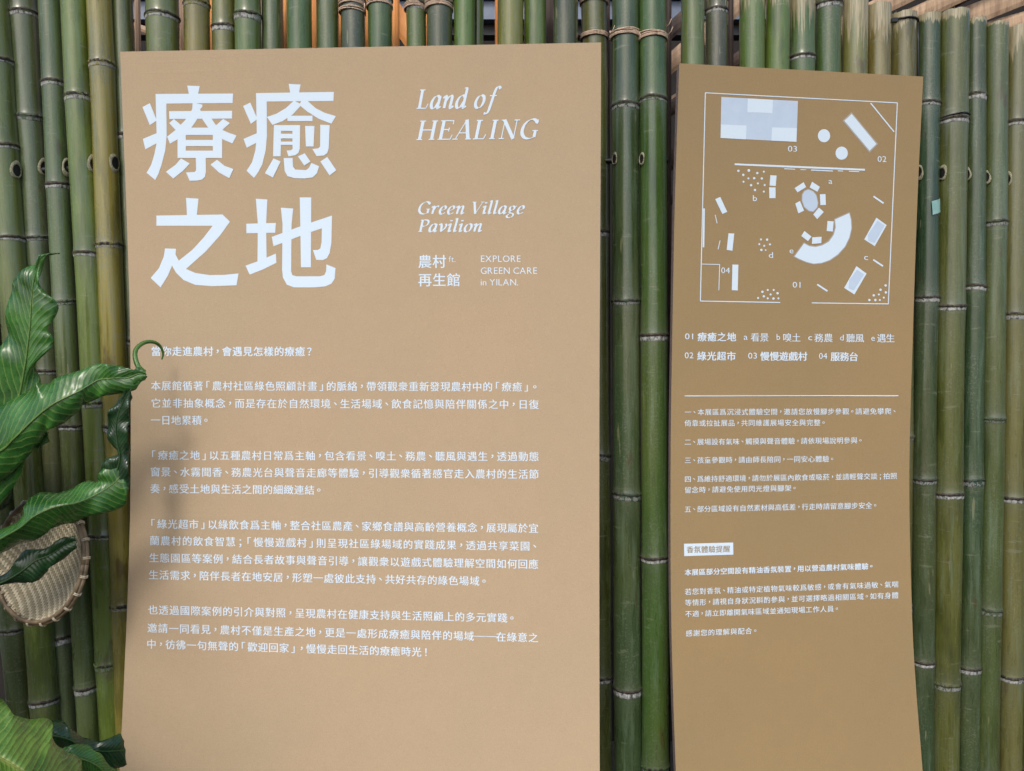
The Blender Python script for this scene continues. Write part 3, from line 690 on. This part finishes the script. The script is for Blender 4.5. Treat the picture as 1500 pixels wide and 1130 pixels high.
def nib_line(board, s, x0, y0, x1, y1, em, slant=.21, w=.098):
    x = 0; raw = []
    for c in s:
        adv, st = G[c]
        for pts, k in st:
            if len(pts) > 2: pts = cr(pts, 4 * len(pts))
            Lp, Rp = [], []; n = len(pts)
            for i, p in enumerate(pts):
                a, b = pts[max(i - 1, 0)], pts[min(i + 1, n - 1)]; dx, dy = b[0] - a[0], b[1] - a[1]; l = math.hypot(dx, dy) or 1; dx /= l; dy /= l
                ph = math.atan2(dy, dx); hw = (.020 + w * k * abs(math.sin(ph - R(22)))) / 2
                if k < .6: hw = .017
                elif k < .85 and n == 2: hw = .019
                if n > 2 and i in (0, n - 1): hw *= .75
                Lp.append((p[0] - dy * hw, p[1] + dx * hw)); Rp.append((p[0] + dy * hw, p[1] - dx * hw))
            raw.append([(x + px + py * slant, py) for px, py in Lp] + [(x + px + py * slant, py) for px, py in Rp[::-1]])
        x += adv + (.05 if c.islower() else .03)
    mn = min(p[0] for g in raw for p in g); mx = max(p[0] for g in raw for p in g); sc = (x1 - x0) / (mx - mn)
    V, Fc = [], []
    for gi, pg in enumerate(raw):
        n = len(pg) // 2; o = len(V)
        for px, py in pg:
            X = x0 + (px - mn) * sc; V.append(on(board, X, y0 + (y1 - y0) * (X - x0) / (x1 - x0) - py * em, gi * .000015))
        for i in range(n - 1): Fc.append((o + i, o + i + 1, o + 2 * n - 2 - i, o + 2 * n - 1 - i))
    return part('italic_lettering', V, Fc, M['ink'], board)
nib_line(boardL, 'Land of', 610, 159.5, 735, 157.5, 42.5)
nib_line(boardL, 'HEALING', 610, 205.3, 789.5, 203.2, 43)
nib_line(boardL, 'Green Village', 612.5, 313.8, 769, 313.4, 27)
nib_line(boardL, 'Pavilion', 612.5, 340, 706, 339.6, 27)
cjk_line(boardL, '農村', 612, 383.5, 654, 383.3, 20.5, .016)
lat_line(boardL, 'ft.', 657.8, 384, 667, 384, 12.5, -.004)
cjk_line(boardL, '再生館', 612, 410.3, 675, 410.2, 20.5, .016)
for s, x1, y in (('EXPLORE', 762.5, 384), ('GREEN CARE', 786.5, 401.5), ('in YILAN.', 759, 418.5)): lat_line(boardL, s, 704, y, x1, y, 13.8, -.004)
for s, x0, y0, x1, y1, off in (
 ('當你走進農村，會遇見怎樣的療癒？', 221, 514.8, 459, 515.2, .022),
 ('本展館循著「農村社區綠色照顧計畫」的脈絡，帶領觀衆重新發現農村中的「療癒」。', 220.5, 565.2, 789.5, 567, .011),
 ('它並非抽象概念，而是存在於自然環境、生活場域、飲食記憶與陪伴關係之中，日復', 220.5, 590.7, 790, 592.7, .011),
 ('一日地累積。', 220.3, 615.6, 307.5, 616.0, .011),
 ('「療癒之地」以五種農村日常爲主軸，包含看景、嗅土、務農、聽風與遇生，透過動態', 218.5, 667, 790, 669.0, .011),
 ('窗景、水霧聞香、務農光台與聲音走廊等體驗，引導觀衆循著感官走入農村的生活節', 219.5, 691.3, 790, 695, .011),
 ('奏，感受土地與生活之間的細緻連結。', 219.5, 715.8, 473, 718.2, .011),
 ('「綠光超市」以綠飲食爲主軸，整合社區農產、家鄉食譜與高齡營養概念，展現屬於宜', 217.5, 767.5, 789.3, 774.2, .011),
 ('蘭農村的飲食智慧；「慢慢遊戲村」則呈現社區綠場域的實踐成果，透過共享菜園、', 218.5, 792.0, 789.5, 800.5, .011),
 ('生態園區等案例，結合長者故事與聲音引導，讓觀衆以遊戲式體驗理解空間如何回應', 217.8, 817.1, 789.3, 826.9, .011),
 ('生活需求，陪伴長者在地安居，形塑一處彼此支持、共好共存的綠色場域。', 217.2, 842.1, 715, 851.7, .011),
 ('也透過國際案例的引介與對照，呈現農村在健康支持與生活照顧上的多元實踐。', 216.2, 893.3, 756, 905.7, .011),
 ('邀請一同看見，農村不僅是生產之地，更是一處形成療癒與陪伴的場域——在綠意之', 215.2, 920, 789, 934.6, .011),
 ('中，彷彿一句無聲的「歡迎回家」，慢慢走回生活的療癒時光！', 214.2, 943.4, 630, 955.7, .011)):
    cjk_line(boardL, s, x0, y0, x1, y1, 14.9, off)

# -- right board: plan
gx = lambda a: 1010 + a / 3.324
gy = lambda b: 120 + b / 3.324
def bar(x0, y0, x1, y1, w):
    l = math.hypot(x1 - x0, y1 - y0); nx, ny = -(y1 - y0) / l * w / 2, (x1 - x0) / l * w / 2
    return [(x0 + nx, y0 + ny), (x1 + nx, y1 + ny), (x1 - nx, y1 - ny), (x0 - nx, y0 - ny)]
def disc(x, y, r, n=12, ry=None): return [(x + math.cos(2 * math.pi * i / n) * r, y + math.sin(2 * math.pi * i / n) * (ry or r)) for i in range(n)]
PL = lambda l, n, m='ink', lift=0: [polys(boardR, [q], gx, gy, n, m, lift=lift + k * .00002, sub=70) for k, q in enumerate(l)]
PL([bar(76, 54, 1013, 103, 4.5), bar(1012, 103, 968, 1083, 4.5), bar(968, 1082, 595, 1077, 4.5), bar(442, 1075, 52, 1068, 4.5), bar(53, 1068, 77, 54, 4.5), bar(60, 888, 148, 890, 3.5), bar(147, 890, 143, 1016, 3.5), bar(882, 104, 996, 244, 6), bar(71, 617, 68, 807, 8)], 'plan_outline')
PL([[(155, 74), (528, 94), (521, 293), (151, 274)]], 'plan_block', 'ink_pale')
PL([[(284, 82), (406, 88), (404, 153), (282, 149)], [(153, 208), (278, 213), (275, 281), (151, 274)], [(402, 222), (523, 226), (521, 293), (399, 287)]], 'plan_block', 'ink', .0002)
PL([bar(220, 402, 854, 429, 9), bar(462, 424, 514, 426, 4), bar(540, 428, 568, 429, 3), bar(592, 430, 698, 435, 5), bar(722, 434, 748, 435, 4), bar(776, 436, 826, 438, 4)], 'plan_wall')
PL([disc(655, 263, 30, 24, 32), disc(741, 348, 30, 24, 32)], 'plan_stool')
PL([[(789, 148), (918, 303), (877, 346), (745, 190)]], 'plan_counter', 'ink_edge')
PL([[(790, 157), (910, 303), (877, 336), (754, 190)]], 'plan_counter', 'ink', .0002)
PL([[(394, 455), (424, 457), (420, 508), (390, 506)], [(388, 514), (419, 515), (419, 567), (389, 567)], [(512, 518), (556, 489), (568, 513), (526, 539)], [(597, 487), (635, 512), (623, 536), (585, 515)], [(635, 548), (662, 547), (664, 600), (637, 601)],
    [(630, 613), (654, 634), (622, 669), (602, 647)], [(515, 593), (538, 581), (558, 628), (530, 641)], [(672, 678), (702, 680), (698, 730), (668, 727)], [(560, 727), (594, 754), (577, 776), (544, 751)], [(598, 758), (643, 755), (642, 786), (596, 790)],
    [(125, 572), (150, 561), (184, 634), (160, 644)], [(190, 738), (218, 739), (209, 823), (181, 819)], [(209, 890), (238, 891), (235, 1017), (206, 1015)]], 'plan_seat')
PL([[(578, 521), (604, 532), (620, 552), (628, 590), (624, 615), (604, 636), (580, 632), (556, 612), (545, 580), (546, 548), (558, 530)]], 'plan_table', 'ink_edge')
PL([[(579, 525), (602, 535), (617, 554), (625, 590), (621, 612), (602, 632), (582, 628), (559, 609), (549, 579), (550, 550), (561, 533)]], 'plan_table', 'ink_pale', .0002)
o1 = [(780, 634), (790, 670), (792, 715), (782, 760), (760, 805), (725, 845), (685, 872), (645, 886), (605, 890), (570, 882), (535, 868), (505, 852)]
i1 = [(557, 782), (585, 796), (615, 800), (645, 792), (675, 775), (697, 745), (707, 710), (704, 668)]
PL([o1 + i1], 'plan_sofa', 'ink_edge')
cx_, cy_ = 640, 790
PL([[(778, 640), (786, 672), (788, 715), (778, 758), (757, 802), (722, 841), (683, 868), (644, 882), (605, 886), (571, 878), (538, 864), (512, 851), (558, 787), (584, 801), (615, 805), (647, 797), (679, 779), (702, 747), (712, 710), (709, 671)]], 'plan_sofa', 'ink', .0002)
PL([[(910, 662), (960, 698), (902, 801), (851, 768)], [(813, 898), (862, 934), (803, 1036), (753, 1004)]], 'plan_bed', 'ink')
PL([[(916, 676), (950, 700), (902, 785), (870, 775), (868, 745)], [(816, 915), (850, 938), (800, 1016), (775, 1005), (778, 965)]], 'plan_bed', 'ink_pale', .0002)
PL([bar(896, 558, 945, 592, 8), bar(895, 867, 942, 898, 8), bar(622, 987, 672, 1020, 8), bar(125, 648, 134, 690, 3.5), bar(149, 773, 139, 816, 3.5)], 'plan_bench')
dots = [(238, 434, 6), (289, 432, 7), (262, 454, 6), (330, 445, 6), (362, 438, 5), (287, 471, 5), (315, 470, 6), (352, 471, 6), (263, 487, 5), (333, 495, 5), (300, 504, 6), (366, 503, 5), (319, 527, 6), (362, 535, 5),
        (348, 768, 5), (378, 769, 6), (340, 791, 5), (364, 799, 5), (392, 792, 5), (350, 819, 6), (371, 820, 4),
        (381, 1014, 5), (355, 1023, 6), (410, 1014, 5), (429, 1030, 6), (395, 1036, 5), (334, 1053, 5), (362, 1045, 6), (381, 1055, 5), (409, 1056, 6), (433, 1055, 5),
        (955, 992, 6), (930, 1013, 6), (956, 1026, 6), (897, 1040, 6), (922, 1036, 5), (946, 1051, 5), (876, 1063, 6), (905, 1063, 6), (927, 1063, 5)]
for (a, b, c) in dots: PL([disc(a, b, c, 9)], 'plan_dot')
for s, a, b, c in (('03', 480, 340, 523), ('02', 917, 390, 958), ('04', 155, 932, 196), ('01', 503, 1002, 540), ('a', 678, 497, 695), ('b', 308, 580, 328), ('c', 850, 867, 869), ('d', 386, 857, 406), ('e', 487, 835, 506)):
    lat_line(boardR, s, gx(a), gy(b), gx(c), gy(b) + .3, 12.2, 0, 'plan_number')
# -- right board: legend and rules
hx = lambda a: 990 + a / 4.41
hy = lambda b: 470 + b / 4.41
for s, a, b, y in (('療癒之地', 138, 392, 104.5), ('綠光超市', 136, 390, 228), ('慢慢遊戲村', 545, 850, 229.5), ('服務台', 1000, 1178, 232)): cjk_line(boardR, s, hx(a), hy(y), hx(b), hy(y + 1), 13.9, .026)
for s, a, b, y in (('看景', 482, 602, 107), ('嗅土', 690, 808, 109), ('務農', 893, 1016, 110.5), ('聽風', 1099, 1217, 112), ('遇生', 1300, 1414, 113)): cjk_line(boardR, s, hx(a), hy(y), hx(b), hy(y + .5), 13.5, .008)
for s, a, b, y in (('01', 60, 111, 120), ('a', 440, 463, 123), ('b', 650, 673, 124), ('c', 855, 880, 126), ('d', 1060, 1084, 128), ('e', 1262, 1285, 130), ('02', 58, 113, 243), ('03', 468, 523, 245), ('04', 926, 977, 247)):
    lat_line(boardR, s, hx(a), hy(y), hx(b), hy(y), 12.4, 0)
polys(boardR, [bar(1003, 580.2, 1316, 580.0, 1.4)], lambda a: a, lambda b: b, 'dividing_rule', sub=30)
for s, x0, y0, x1, y1, off in (
 ('一、本展區爲沉浸式體驗空間，邀請您放慢腳步參觀。請避免攀爬、', 1002.4, 604, 1314.5, 602.6, .007),
 ('倚靠或拉扯展品，共同維護展場安全與完整。', 1002.4, 620.2, 1210.5, 619.2, .007),
 ('二、展場設有氣味、觸摸與聲音體驗，請依現場說明參與。', 1002.4, 647.8, 1264.5, 645.2, .007),
 ('三、孩童參觀時，請由師長陪同，一同安心體驗。', 1002.4, 674.6, 1223, 672.4, .007),
 ('四、爲維持舒適環境，請勿於展區內飲食或吸菸，並請輕聲交談；拍照', 1002.4, 702.2, 1314.3, 697.4, .007),
 ('留念時，請避免使用閃光燈與腳架。', 1002.4, 718.2, 1168, 715, .007),
 ('五、部分區域設有自然素材與高低差，行走時請留意腳步安全。', 1002.4, 746.4, 1286, 740.4, .007),
 ('本展區部分空間設有精油香氛裝置，用以營造農村氣味體驗。', 1002.6, 838.9, 1280.5, 829.5, .024),
 ('若您對香氛、精油或特定植物氣味較爲敏感，或會有氣味過敏、氣喘', 1002.8, 867.2, 1316.6, 856, .007),
 ('等情形，請視自身狀況斟酌參與，並可選擇略過相關區域。如有身體', 1003, 883.3, 1316.6, 872.1, .007),
 ('不適，請立即離開氣味區域並通知現場工作人員。', 1003.2, 899.8, 1230, 891.7, .007),
 ('感謝您的理解與配合。', 1004, 928.2, 1110.5, 923.9, .007)):
    cjk_line(boardR, s, x0, y0, x1, y1, 10.2, off)
ix = lambda a: 990 + a / 6.647
iy = lambda b: 780 + b / 6.647
polys(boardR, [[(80, 112), (558, 100), (560, 218), (82, 232)]], ix, iy, 'heading_box', sub=60)
cjk_line(boardR, '香氛體驗提醒', ix(103), iy(169), ix(530), iy(161), 10.6, .008, mat='kraft_dark', lift=.0004)

# ------------------------------------------------------------ woven tray
tray = empty('winnowing_tray', P(60, 912, 1.50), 'round woven bamboo winnowing tray hanging behind the fern leaves', 'basket')
TC = P(58, 820, 1.50); TR = .113
az_, el_ = R(-21), R(8); tn = Vector((math.sin(az_) * math.cos(el_), -math.cos(az_) * math.cos(el_), math.sin(el_)))
tu = Vector((0, 0, 1)).cross(tn).normalized(); tv = tn.cross(tu); tq = Matrix((tu, tv, tn)).transposed()
def TL(x, y, z): return TC + tq @ Vector((x, y, z))
def bowl(x, y): return -.030 * (1 - min((x * x + y * y) / TR / TR, 1) ** 1.6)
n = 52; V, Fc, mi = [], [], []
for ori in (0, 1):
    for i in range(n):
        a = (i + .5) / n * 2 - 1; h = math.sqrt(1 - a * a) * TR; wd = TR / n * 1.72
        ks = [k for k in range(n * 2 + 1) if abs((k / n / 1 - 1) * TR) <= h]
        if len(ks) < 2: continue
        o = len(V)
        for k in ks:
            b = (k / n - 1) * TR; cell = k // 2; hi = ((i + cell) % 4 < 2) == (ori == 0)
            for s_ in (-1, 1):
                x, y = (a * TR + s_ * wd * .5, b) if ori == 0 else (b, a * TR + s_ * wd * .5)
                V.append(TL(x, y, bowl(x, y) + (.0011 if hi else -.0011)))
        for j in range(len(ks) - 1): Fc.append((o + 2 * j, o + 2 * j + 1, o + 2 * j + 3, o + 2 * j + 2)); mi.append(ori)
o = part('woven_strips', V, Fc, [M['weave'], M['weave_dark']], tray); o['kind'] = 'stuff'; o.data.polygons.foreach_set('material_index', mi)
for rr, zz, th in ((TR * 1.0, .003, .0042), (TR * 1.035, -.001, .0036), (TR * .985, -.004, .003)):
    pts = [TL(math.cos(2 * math.pi * i / 60) * rr, math.sin(2 * math.pi * i / 60) * rr, zz) for i in range(61)]
    v, f = tube(pts, th, 8); part('rim_hoop', v, f, M['basket_rim'], tray, True)
for i in range(22):
    a = 2 * math.pi * i / 22 + .1; l = []
    for q in (-.012, .012):
        cc = (math.cos(a + q) * TR * 1.015, math.sin(a + q) * TR * 1.015); pts = []
        for j in range(13):
            t = 2 * math.pi * j / 12; rr = .0070 * math.cos(t); pts.append(TL(cc[0] + math.cos(a) * rr, cc[1] + math.sin(a) * rr, -.001 + .0068 * math.sin(t)))
        l.append(tube(pts, .0011, 5))
    v, f = join(l); part('rim_binding', v, f, M['weave'], tray, True)

# ------------------------------------------------------------ bird's nest ferns
random.seed(5)
fern = empty('birds_nest_fern', P(-150, 760, 1.35), 'glossy green fern with long wavy leaves reaching over the tray and board edge', 'plant')
fern2 = empty('birds_nest_fern', P(-60, 1290, 1.2), 'yellow green broad fern leaves in the bottom left corner', 'plant')
def leaf(parent, A, C, B, mat, nl=64, nw=6, rip=.007, fold=.0, label=None, rf=9, tip=None, tipr=None, sag=.003, rim=2.0):
    """blade between two edges A and B with the midrib C; points are (px, py, depth)"""
    dd = lambda l: [(x, y, d + .10 * min(1, max(0, (1.45 - d) / .12))) for x, y, d in l] if parent is fern and l[0][0] > -100 else l
    a, c, b = cr(dd(A), nl), cr(dd(C), nl), cr(dd(B), nl); v, f, uv = [], [], []; s = random.uniform(0, 40)
    W_ = 2 * nw + 1
    for i in range(nl):
        env = min(1, i / 6, (nl - 1 - i) / 5)
        pa, pc, pb = P(*a[i]), P(*c[i]), P(*b[i])
        for j in range(-nw, nw + 1):
            t = abs(j) / nw; e = pa if j < 0 else pb; p = pc.lerp(e, t)
            tt = i / (nl - 1) * rf
            dz = noise.noise(Vector((tt * 1.1, s + (20 if j < 0 else 0), t * .5))) * rip * 2.6 * t ** 1.5
            dz += math.sin(tt * 2.5 + (1.7 if j < 0 else 0) + s + t) * rip * .7 * t ** 2.2
            p = p + Vector((noise.noise(Vector((tt * 2, s, 3))) * rip * .3 * t, dz * env - sag * math.sin(t * math.pi) , noise.noise(Vector((tt * 2, s, 9))) * rip * .35 * t * env))
            v.append(p); uv.append((.5 + .5 * j / nw, i / (nl - 1)))
    for i in range(nl - 1):
        for j in range(W_ - 1): f.append((i * W_ + j, i * W_ + j + 1, (i + 1) * W_ + j + 1, (i + 1) * W_ + j))
    o = part('leaf', v, f, M[mat], parent, True, uv, label)
    sd_ = o.modifiers.new('thickness', 'SOLIDIFY'); sd_.thickness = .0006; sd_.offset = 0
    pts = [P(*q) + Vector((0, -.0012 - .0, 0)) for q in c]
    v, f = tube(pts[:nl - 3], [.0018 * (1 - .75 * i / nl) for i in range(nl - 3)], 6)
    mr = part('midrib', v, f, M[mat + '_rib'], o, True)
    return o
for k, cc in (('leaf', (86, 122, 54)), ('leaf_dark', (48, 78, 38)), ('leaf_yellow', (130, 150, 72))): M[k + '_rib'] = plain(k + '_midrib', srgb(*cc), srgb(*[int(x * .8) for x in cc]), 90, rough=.35)
z2 = lambda l, d: [(x / 2.827, 350 + y / 2.827, dd if dd else d) for x, y, dd in l]
# upright leaf at the left
leaf(fern, [(-70, 740, 1.42), (-42, 640, 1.40), (-20, 560, 1.39), (0, 516, 1.385), (7, 480, 1.385), (14, 438, 1.38), (23, 411, 1.385), (39, 392, 1.395), (55, 381, 1.40), (64, 372, 1.40), (88, 371, 1.395)],
     [(-60, 760, 1.38), (0, 660, 1.38), (24, 600, 1.37), (35, 550, 1.365), (41, 510, 1.36), (45, 472, 1.36), (46.5, 440, 1.362), (49, 417, 1.37), (54, 396, 1.385), (64, 378, 1.395), (88, 371.5, 1.395)],
     [(-40, 790, 1.38), (28, 700, 1.40), (48, 640, 1.40), (56, 570, 1.39), (50, 537, 1.385), (73, 514, 1.385), (79, 495, 1.385), (71, 483, 1.38), (81, 462, 1.375), (82, 442, 1.375), (63, 427, 1.38), (60, 411, 1.385), (61, 392, 1.395), (74, 373, 1.395), (88, 372.5, 1.395)], 'leaf', rip=.006, rf=13)
# long leaf crossing right with the curled tip
leaf(fern, [(-60, 640, 1.36), (0, 598, 1.34), (28, 580, 1.335), (54, 560, 1.33), (64, 563, 1.33), (78, 558, 1.33), (92, 551, 1.335), (116, 544, 1.34), (141, 534, 1.35), (160, 534, 1.36), (177, 537, 1.40), (196, 541, 1.44), (207, 543, 1.45)],
     [(-60, 690, 1.34), (0, 662, 1.31), (21, 643, 1.30), (53, 612, 1.30), (76, 594, 1.30), (96, 583, 1.305), (117, 573, 1.315), (132, 564, 1.325), (145, 557, 1.34), (160, 555, 1.35), (176, 554, 1.39), (196, 552, 1.43), (210, 543, 1.45)],
     [(-60, 740, 1.33), (0, 705, 1.33), (34, 676, 1.32), (54, 650, 1.31), (66, 634, 1.31), (92, 620, 1.31), (117, 597, 1.32), (121, 593, 1.33), (140, 585, 1.34), (158, 579, 1.36), (191, 574, 1.42), (205, 562, 1.44), (211, 545, 1.45)], 'leaf', rip=.006, rf=13)
# the curled tip itself
tipc = [(211, 546, 1.45), (203, 538, 1.46), (198, 524, 1.47), (199, 513, 1.48), (206, 505, 1.495), (216, 501, 1.51), (227, 502, 1.522), (235, 508, 1.532), (239, 518, 1.538), (237, 527, 1.54)]
q = cr(tipc, 40); v, f, uv = [], [], []
for i, p in enumerate(q):
    a, b = q[max(i - 1, 0)], q[min(i + 1, 39)]; dx, dy = b[0] - a[0], b[1] - a[1]; l = math.hypot(dx, dy) or 1; hw = 3.8 * (1 - i / 40) ** .6 + .5
    for j in (-1, -.4, .4, 1): v.append(P(p[0] - dy / l * hw * j, p[1] + dx / l * hw * j, p[2] + .006 * abs(j) * (1 - i / 45))); uv.append((.5 + .3 * j + .1, i / 39))
for i in range(39):
    for j in range(3): f.append((i * 4 + j, i * 4 + j + 1, i * 4 + j + 5, i * 4 + j + 4))
o = part('curled_leaf_tip', v, f, M['leaf'], fern, True, uv); m = o.modifiers.new('thickness', 'SOLIDIFY'); m.thickness = .001
# small fold beside the curl
leaf(fern, [(180, 552, 1.42), (192, 546, 1.43), (203, 538, 1.44), (214, 545, 1.45)], [(180, 556, 1.41), (193, 552, 1.42), (204, 548, 1.43), (215, 549, 1.45)], [(182, 560, 1.42), (195, 563, 1.43), (207, 560, 1.44), (216, 552, 1.45)], 'leaf', nl=24, rip=.002)
# short wavy leaf under it
leaf(fern, [(-50, 690, 1.42), (0, 661, 1.42), (28, 647, 1.42), (40, 632, 1.42), (56, 622, 1.42), (67, 627, 1.42), (71, 634, 1.42)],
     [(-50, 710, 1.41), (5, 676, 1.41), (35, 655, 1.41), (50, 642, 1.41), (62, 636, 1.41), (71, 637, 1.42)],
     [(-50, 740, 1.42), (0, 700, 1.42), (24, 676, 1.42), (44, 662, 1.42), (58, 656, 1.42), (69, 648, 1.42), (71, 640, 1.42)], 'leaf', nl=34, rip=.006)
# dark leaves deep in the plant
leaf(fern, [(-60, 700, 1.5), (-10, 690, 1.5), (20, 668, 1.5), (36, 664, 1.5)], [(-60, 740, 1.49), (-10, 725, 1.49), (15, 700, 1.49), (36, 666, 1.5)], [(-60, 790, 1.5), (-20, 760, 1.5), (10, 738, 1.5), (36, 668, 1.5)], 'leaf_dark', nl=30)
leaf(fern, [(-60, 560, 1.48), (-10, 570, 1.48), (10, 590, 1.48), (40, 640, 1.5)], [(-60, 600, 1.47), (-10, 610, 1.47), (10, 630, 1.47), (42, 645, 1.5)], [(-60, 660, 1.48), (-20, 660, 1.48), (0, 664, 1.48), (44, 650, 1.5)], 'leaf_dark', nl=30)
# twisting leaf: over the tray, then up beside the board
leaf(fern, [(-60, 800, 1.30), (0, 776, 1.31), (34, 757, 1.31), (42, 740, 1.315), (49, 725, 1.32), (80, 723, 1.32), (106, 715, 1.33), (125, 705, 1.35), (141, 706, 1.37), (148, 694, 1.39), (158, 678, 1.41)],
     [(-60, 820, 1.28), (0, 790, 1.28), (30, 773, 1.28), (50, 757, 1.28), (75, 745, 1.285), (95, 740, 1.29), (112, 737, 1.30), (135, 728, 1.32), (158, 715, 1.35), (172, 704, 1.38), (180, 690, 1.41)],
     [(-60, 850, 1.30), (0, 812, 1.31), (23, 799, 1.31), (57, 789, 1.31), (76, 776, 1.315), (95, 768, 1.32), (110, 765, 1.325), (141, 753, 1.34), (164, 749, 1.36), (183, 738, 1.38), (189, 715, 1.41)], 'leaf', rip=.007)
leaf(fern, [(147, 690, 1.40), (158, 672, 1.41), (172, 664, 1.415), (163, 650, 1.42), (158, 632, 1.42), (161, 610, 1.42), (168, 592, 1.42), (178, 578, 1.42), (192, 560, 1.42)],
     [(168, 712, 1.385), (172, 690, 1.40), (176, 670, 1.40), (172, 650, 1.395), (170, 630, 1.395), (172, 612, 1.40), (178, 594, 1.41), (186, 578, 1.42), (193, 562, 1.42)],
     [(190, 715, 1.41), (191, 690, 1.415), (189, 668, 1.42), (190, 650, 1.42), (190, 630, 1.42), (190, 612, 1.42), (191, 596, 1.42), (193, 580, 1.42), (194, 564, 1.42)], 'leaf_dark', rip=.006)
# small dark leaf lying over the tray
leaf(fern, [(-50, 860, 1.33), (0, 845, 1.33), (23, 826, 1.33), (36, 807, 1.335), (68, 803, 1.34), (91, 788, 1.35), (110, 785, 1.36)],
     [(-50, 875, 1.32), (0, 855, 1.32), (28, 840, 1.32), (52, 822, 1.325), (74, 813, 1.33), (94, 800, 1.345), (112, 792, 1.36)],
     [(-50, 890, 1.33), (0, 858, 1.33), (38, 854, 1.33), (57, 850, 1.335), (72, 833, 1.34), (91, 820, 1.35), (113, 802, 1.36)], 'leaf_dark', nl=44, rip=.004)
# corner fern
leaf(fern2, [(-120, 985, 1.12), (-40, 1006, 1.12), (0, 1027, 1.12), (27, 1043, 1.12), (46, 1057, 1.13), (72, 1067, 1.14), (91, 1090, 1.15), (110, 1109, 1.16), (126, 1133, 1.17), (150, 1180, 1.19)],
     [(-120, 1075, 1.06), (-60, 1085, 1.06), (-20, 1100, 1.06), (10, 1115, 1.065), (34, 1130, 1.07), (55, 1145, 1.08), (76, 1160, 1.09), (95, 1175, 1.11), (115, 1188, 1.14), (150, 1184, 1.19)],
     [(-120, 1180, 1.12), (-60, 1190, 1.12), (-20, 1205, 1.12), (10, 1215, 1.12), (34, 1225, 1.12), (55, 1235, 1.13), (76, 1240, 1.14), (95, 1240, 1.15), (115, 1230, 1.17), (150, 1190, 1.19)], 'leaf_yellow', rip=.009)
leaf(fern2, [(20, 1065, 1.34), (57, 1054, 1.34), (80, 1058, 1.34), (103, 1065, 1.35), (118, 1080, 1.36), (145, 1085, 1.37), (172, 1078, 1.38), (182, 1086, 1.39)],
     [(20, 1090, 1.33), (57, 1078, 1.33), (80, 1078, 1.33), (103, 1084, 1.34), (120, 1094, 1.35), (145, 1100, 1.36), (170, 1100, 1.375), (184, 1098, 1.39)],
     [(20, 1130, 1.34), (57, 1100, 1.34), (80, 1095, 1.34), (103, 1096, 1.35), (125, 1104, 1.36), (150, 1114, 1.37), (172, 1126, 1.38), (186, 1120, 1.39)], 'leaf_dark', nl=44, rip=.005)
leaf(fern2, [(60, 1120, 1.30), (99, 1092, 1.30), (125, 1094, 1.31), (145, 1103, 1.32), (158, 1118, 1.33), (172, 1134, 1.34), (190, 1170, 1.35)],
     [(60, 1140, 1.29), (99, 1115, 1.29), (120, 1112, 1.30), (140, 1120, 1.31), (154, 1132, 1.32), (168, 1146, 1.33), (188, 1172, 1.35)],
     [(60, 1170, 1.30), (99, 1145, 1.30), (115, 1135, 1.31), (130, 1142, 1.32), (145, 1152, 1.33), (160, 1160, 1.34), (186, 1174, 1.35)], 'leaf', nl=40, rip=.004)

def blade(parent, path, mat, rip=.006, fold=.018, nl=40, rf=6):
    """leaf given by its midrib (px, py, depth, half width in px)"""
    A, C, B = [], [], []
    for i, (x, y, d, h) in enumerate(path):
        a, b = path[max(i - 1, 0)], path[min(i + 1, len(path) - 1)]; dx, dy = b[0] - a[0], b[1] - a[1]; l = math.hypot(dx, dy)
        A.append((x - dy / l * h, y + dx / l * h, d + fold)); C.append((x, y, d)); B.append((x + dy / l * h, y - dx / l * h, d + fold))
    return leaf(parent, A, C, B, mat, nl=nl, rip=rip, rf=rf)
# unseen fern leaves added beyond the frame to throw the soft shade on the lower poles and the board
for path in (
 [(-300, 780, 1.30, 10), (-310, 620, 1.20, 22), (-250, 490, 1.10, 28), (-177, 470, 1.06, 28), (-100, 525, 1.05, 22), (-36, 590, 1.04, 4)],
 [(-230, 830, 1.32, 12), (-340, 740, 1.25, 44), (-420, 640, 1.20, 52), (-470, 520, 1.2, 36), (-480, 430, 1.22, 4)],
 [(-200, 860, 1.40, 12), (-190, 760, 1.42, 44), (-160, 660, 1.42, 54), (-120, 560, 1.42, 40), (-90, 480, 1.43, 4)],
 [(-240, 900, 1.36, 12), (-300, 900, 1.25, 44), (-400, 860, 1.15, 50), (-500, 840, 1.1, 4)],
 [(-200, 900, 1.30, 12), (-140, 930, 1.15, 44), (-110, 980, 1.05, 50), (-120, 1060, 1.0, 4)],
 [(-260, 1000, 1.40, 12), (-200, 960, 1.42, 50), (-120, 950, 1.44, 60), (-70, 980, 1.46, 30), (-30, 1010, 1.50, 4)],
 [(-200, 900, 1.40, 12), (-150, 880, 1.42, 40), (-90, 880, 1.42, 46), (-30, 900, 1.45, 4)]):
    blade(fern, path, 'leaf')
for path in (
 [(-100, 1330, 1.25, 12), (-20, 1290, 1.15, 50), (80, 1270, 1.08, 60), (180, 1290, 1.02, 40), (240, 1330, 1.0, 4)],
 [(-100, 1330, 1.35, 12), (0, 1260, 1.38, 44), (90, 1230, 1.40, 50), (170, 1230, 1.43, 4)],
 [(-120, 1320, 1.25, 12), (-140, 1220, 1.2, 50), (-170, 1100, 1.15, 60), (-190, 1000, 1.15, 4)]):
    blade(fern2, path, 'leaf')
for o_, (x, y, d) in ((fern, (-215, 870, 1.34)), (fern2, (-110, 1340, 1.30))):
    c = P(x, y, d); v, f = tube([Vector((c.x, c.y, 0)), Vector((c.x + .01, c.y, c.z * .5)), c], [.04, .03, .035], 12); part('root_stock', v, f, M['stem'], o_, True)
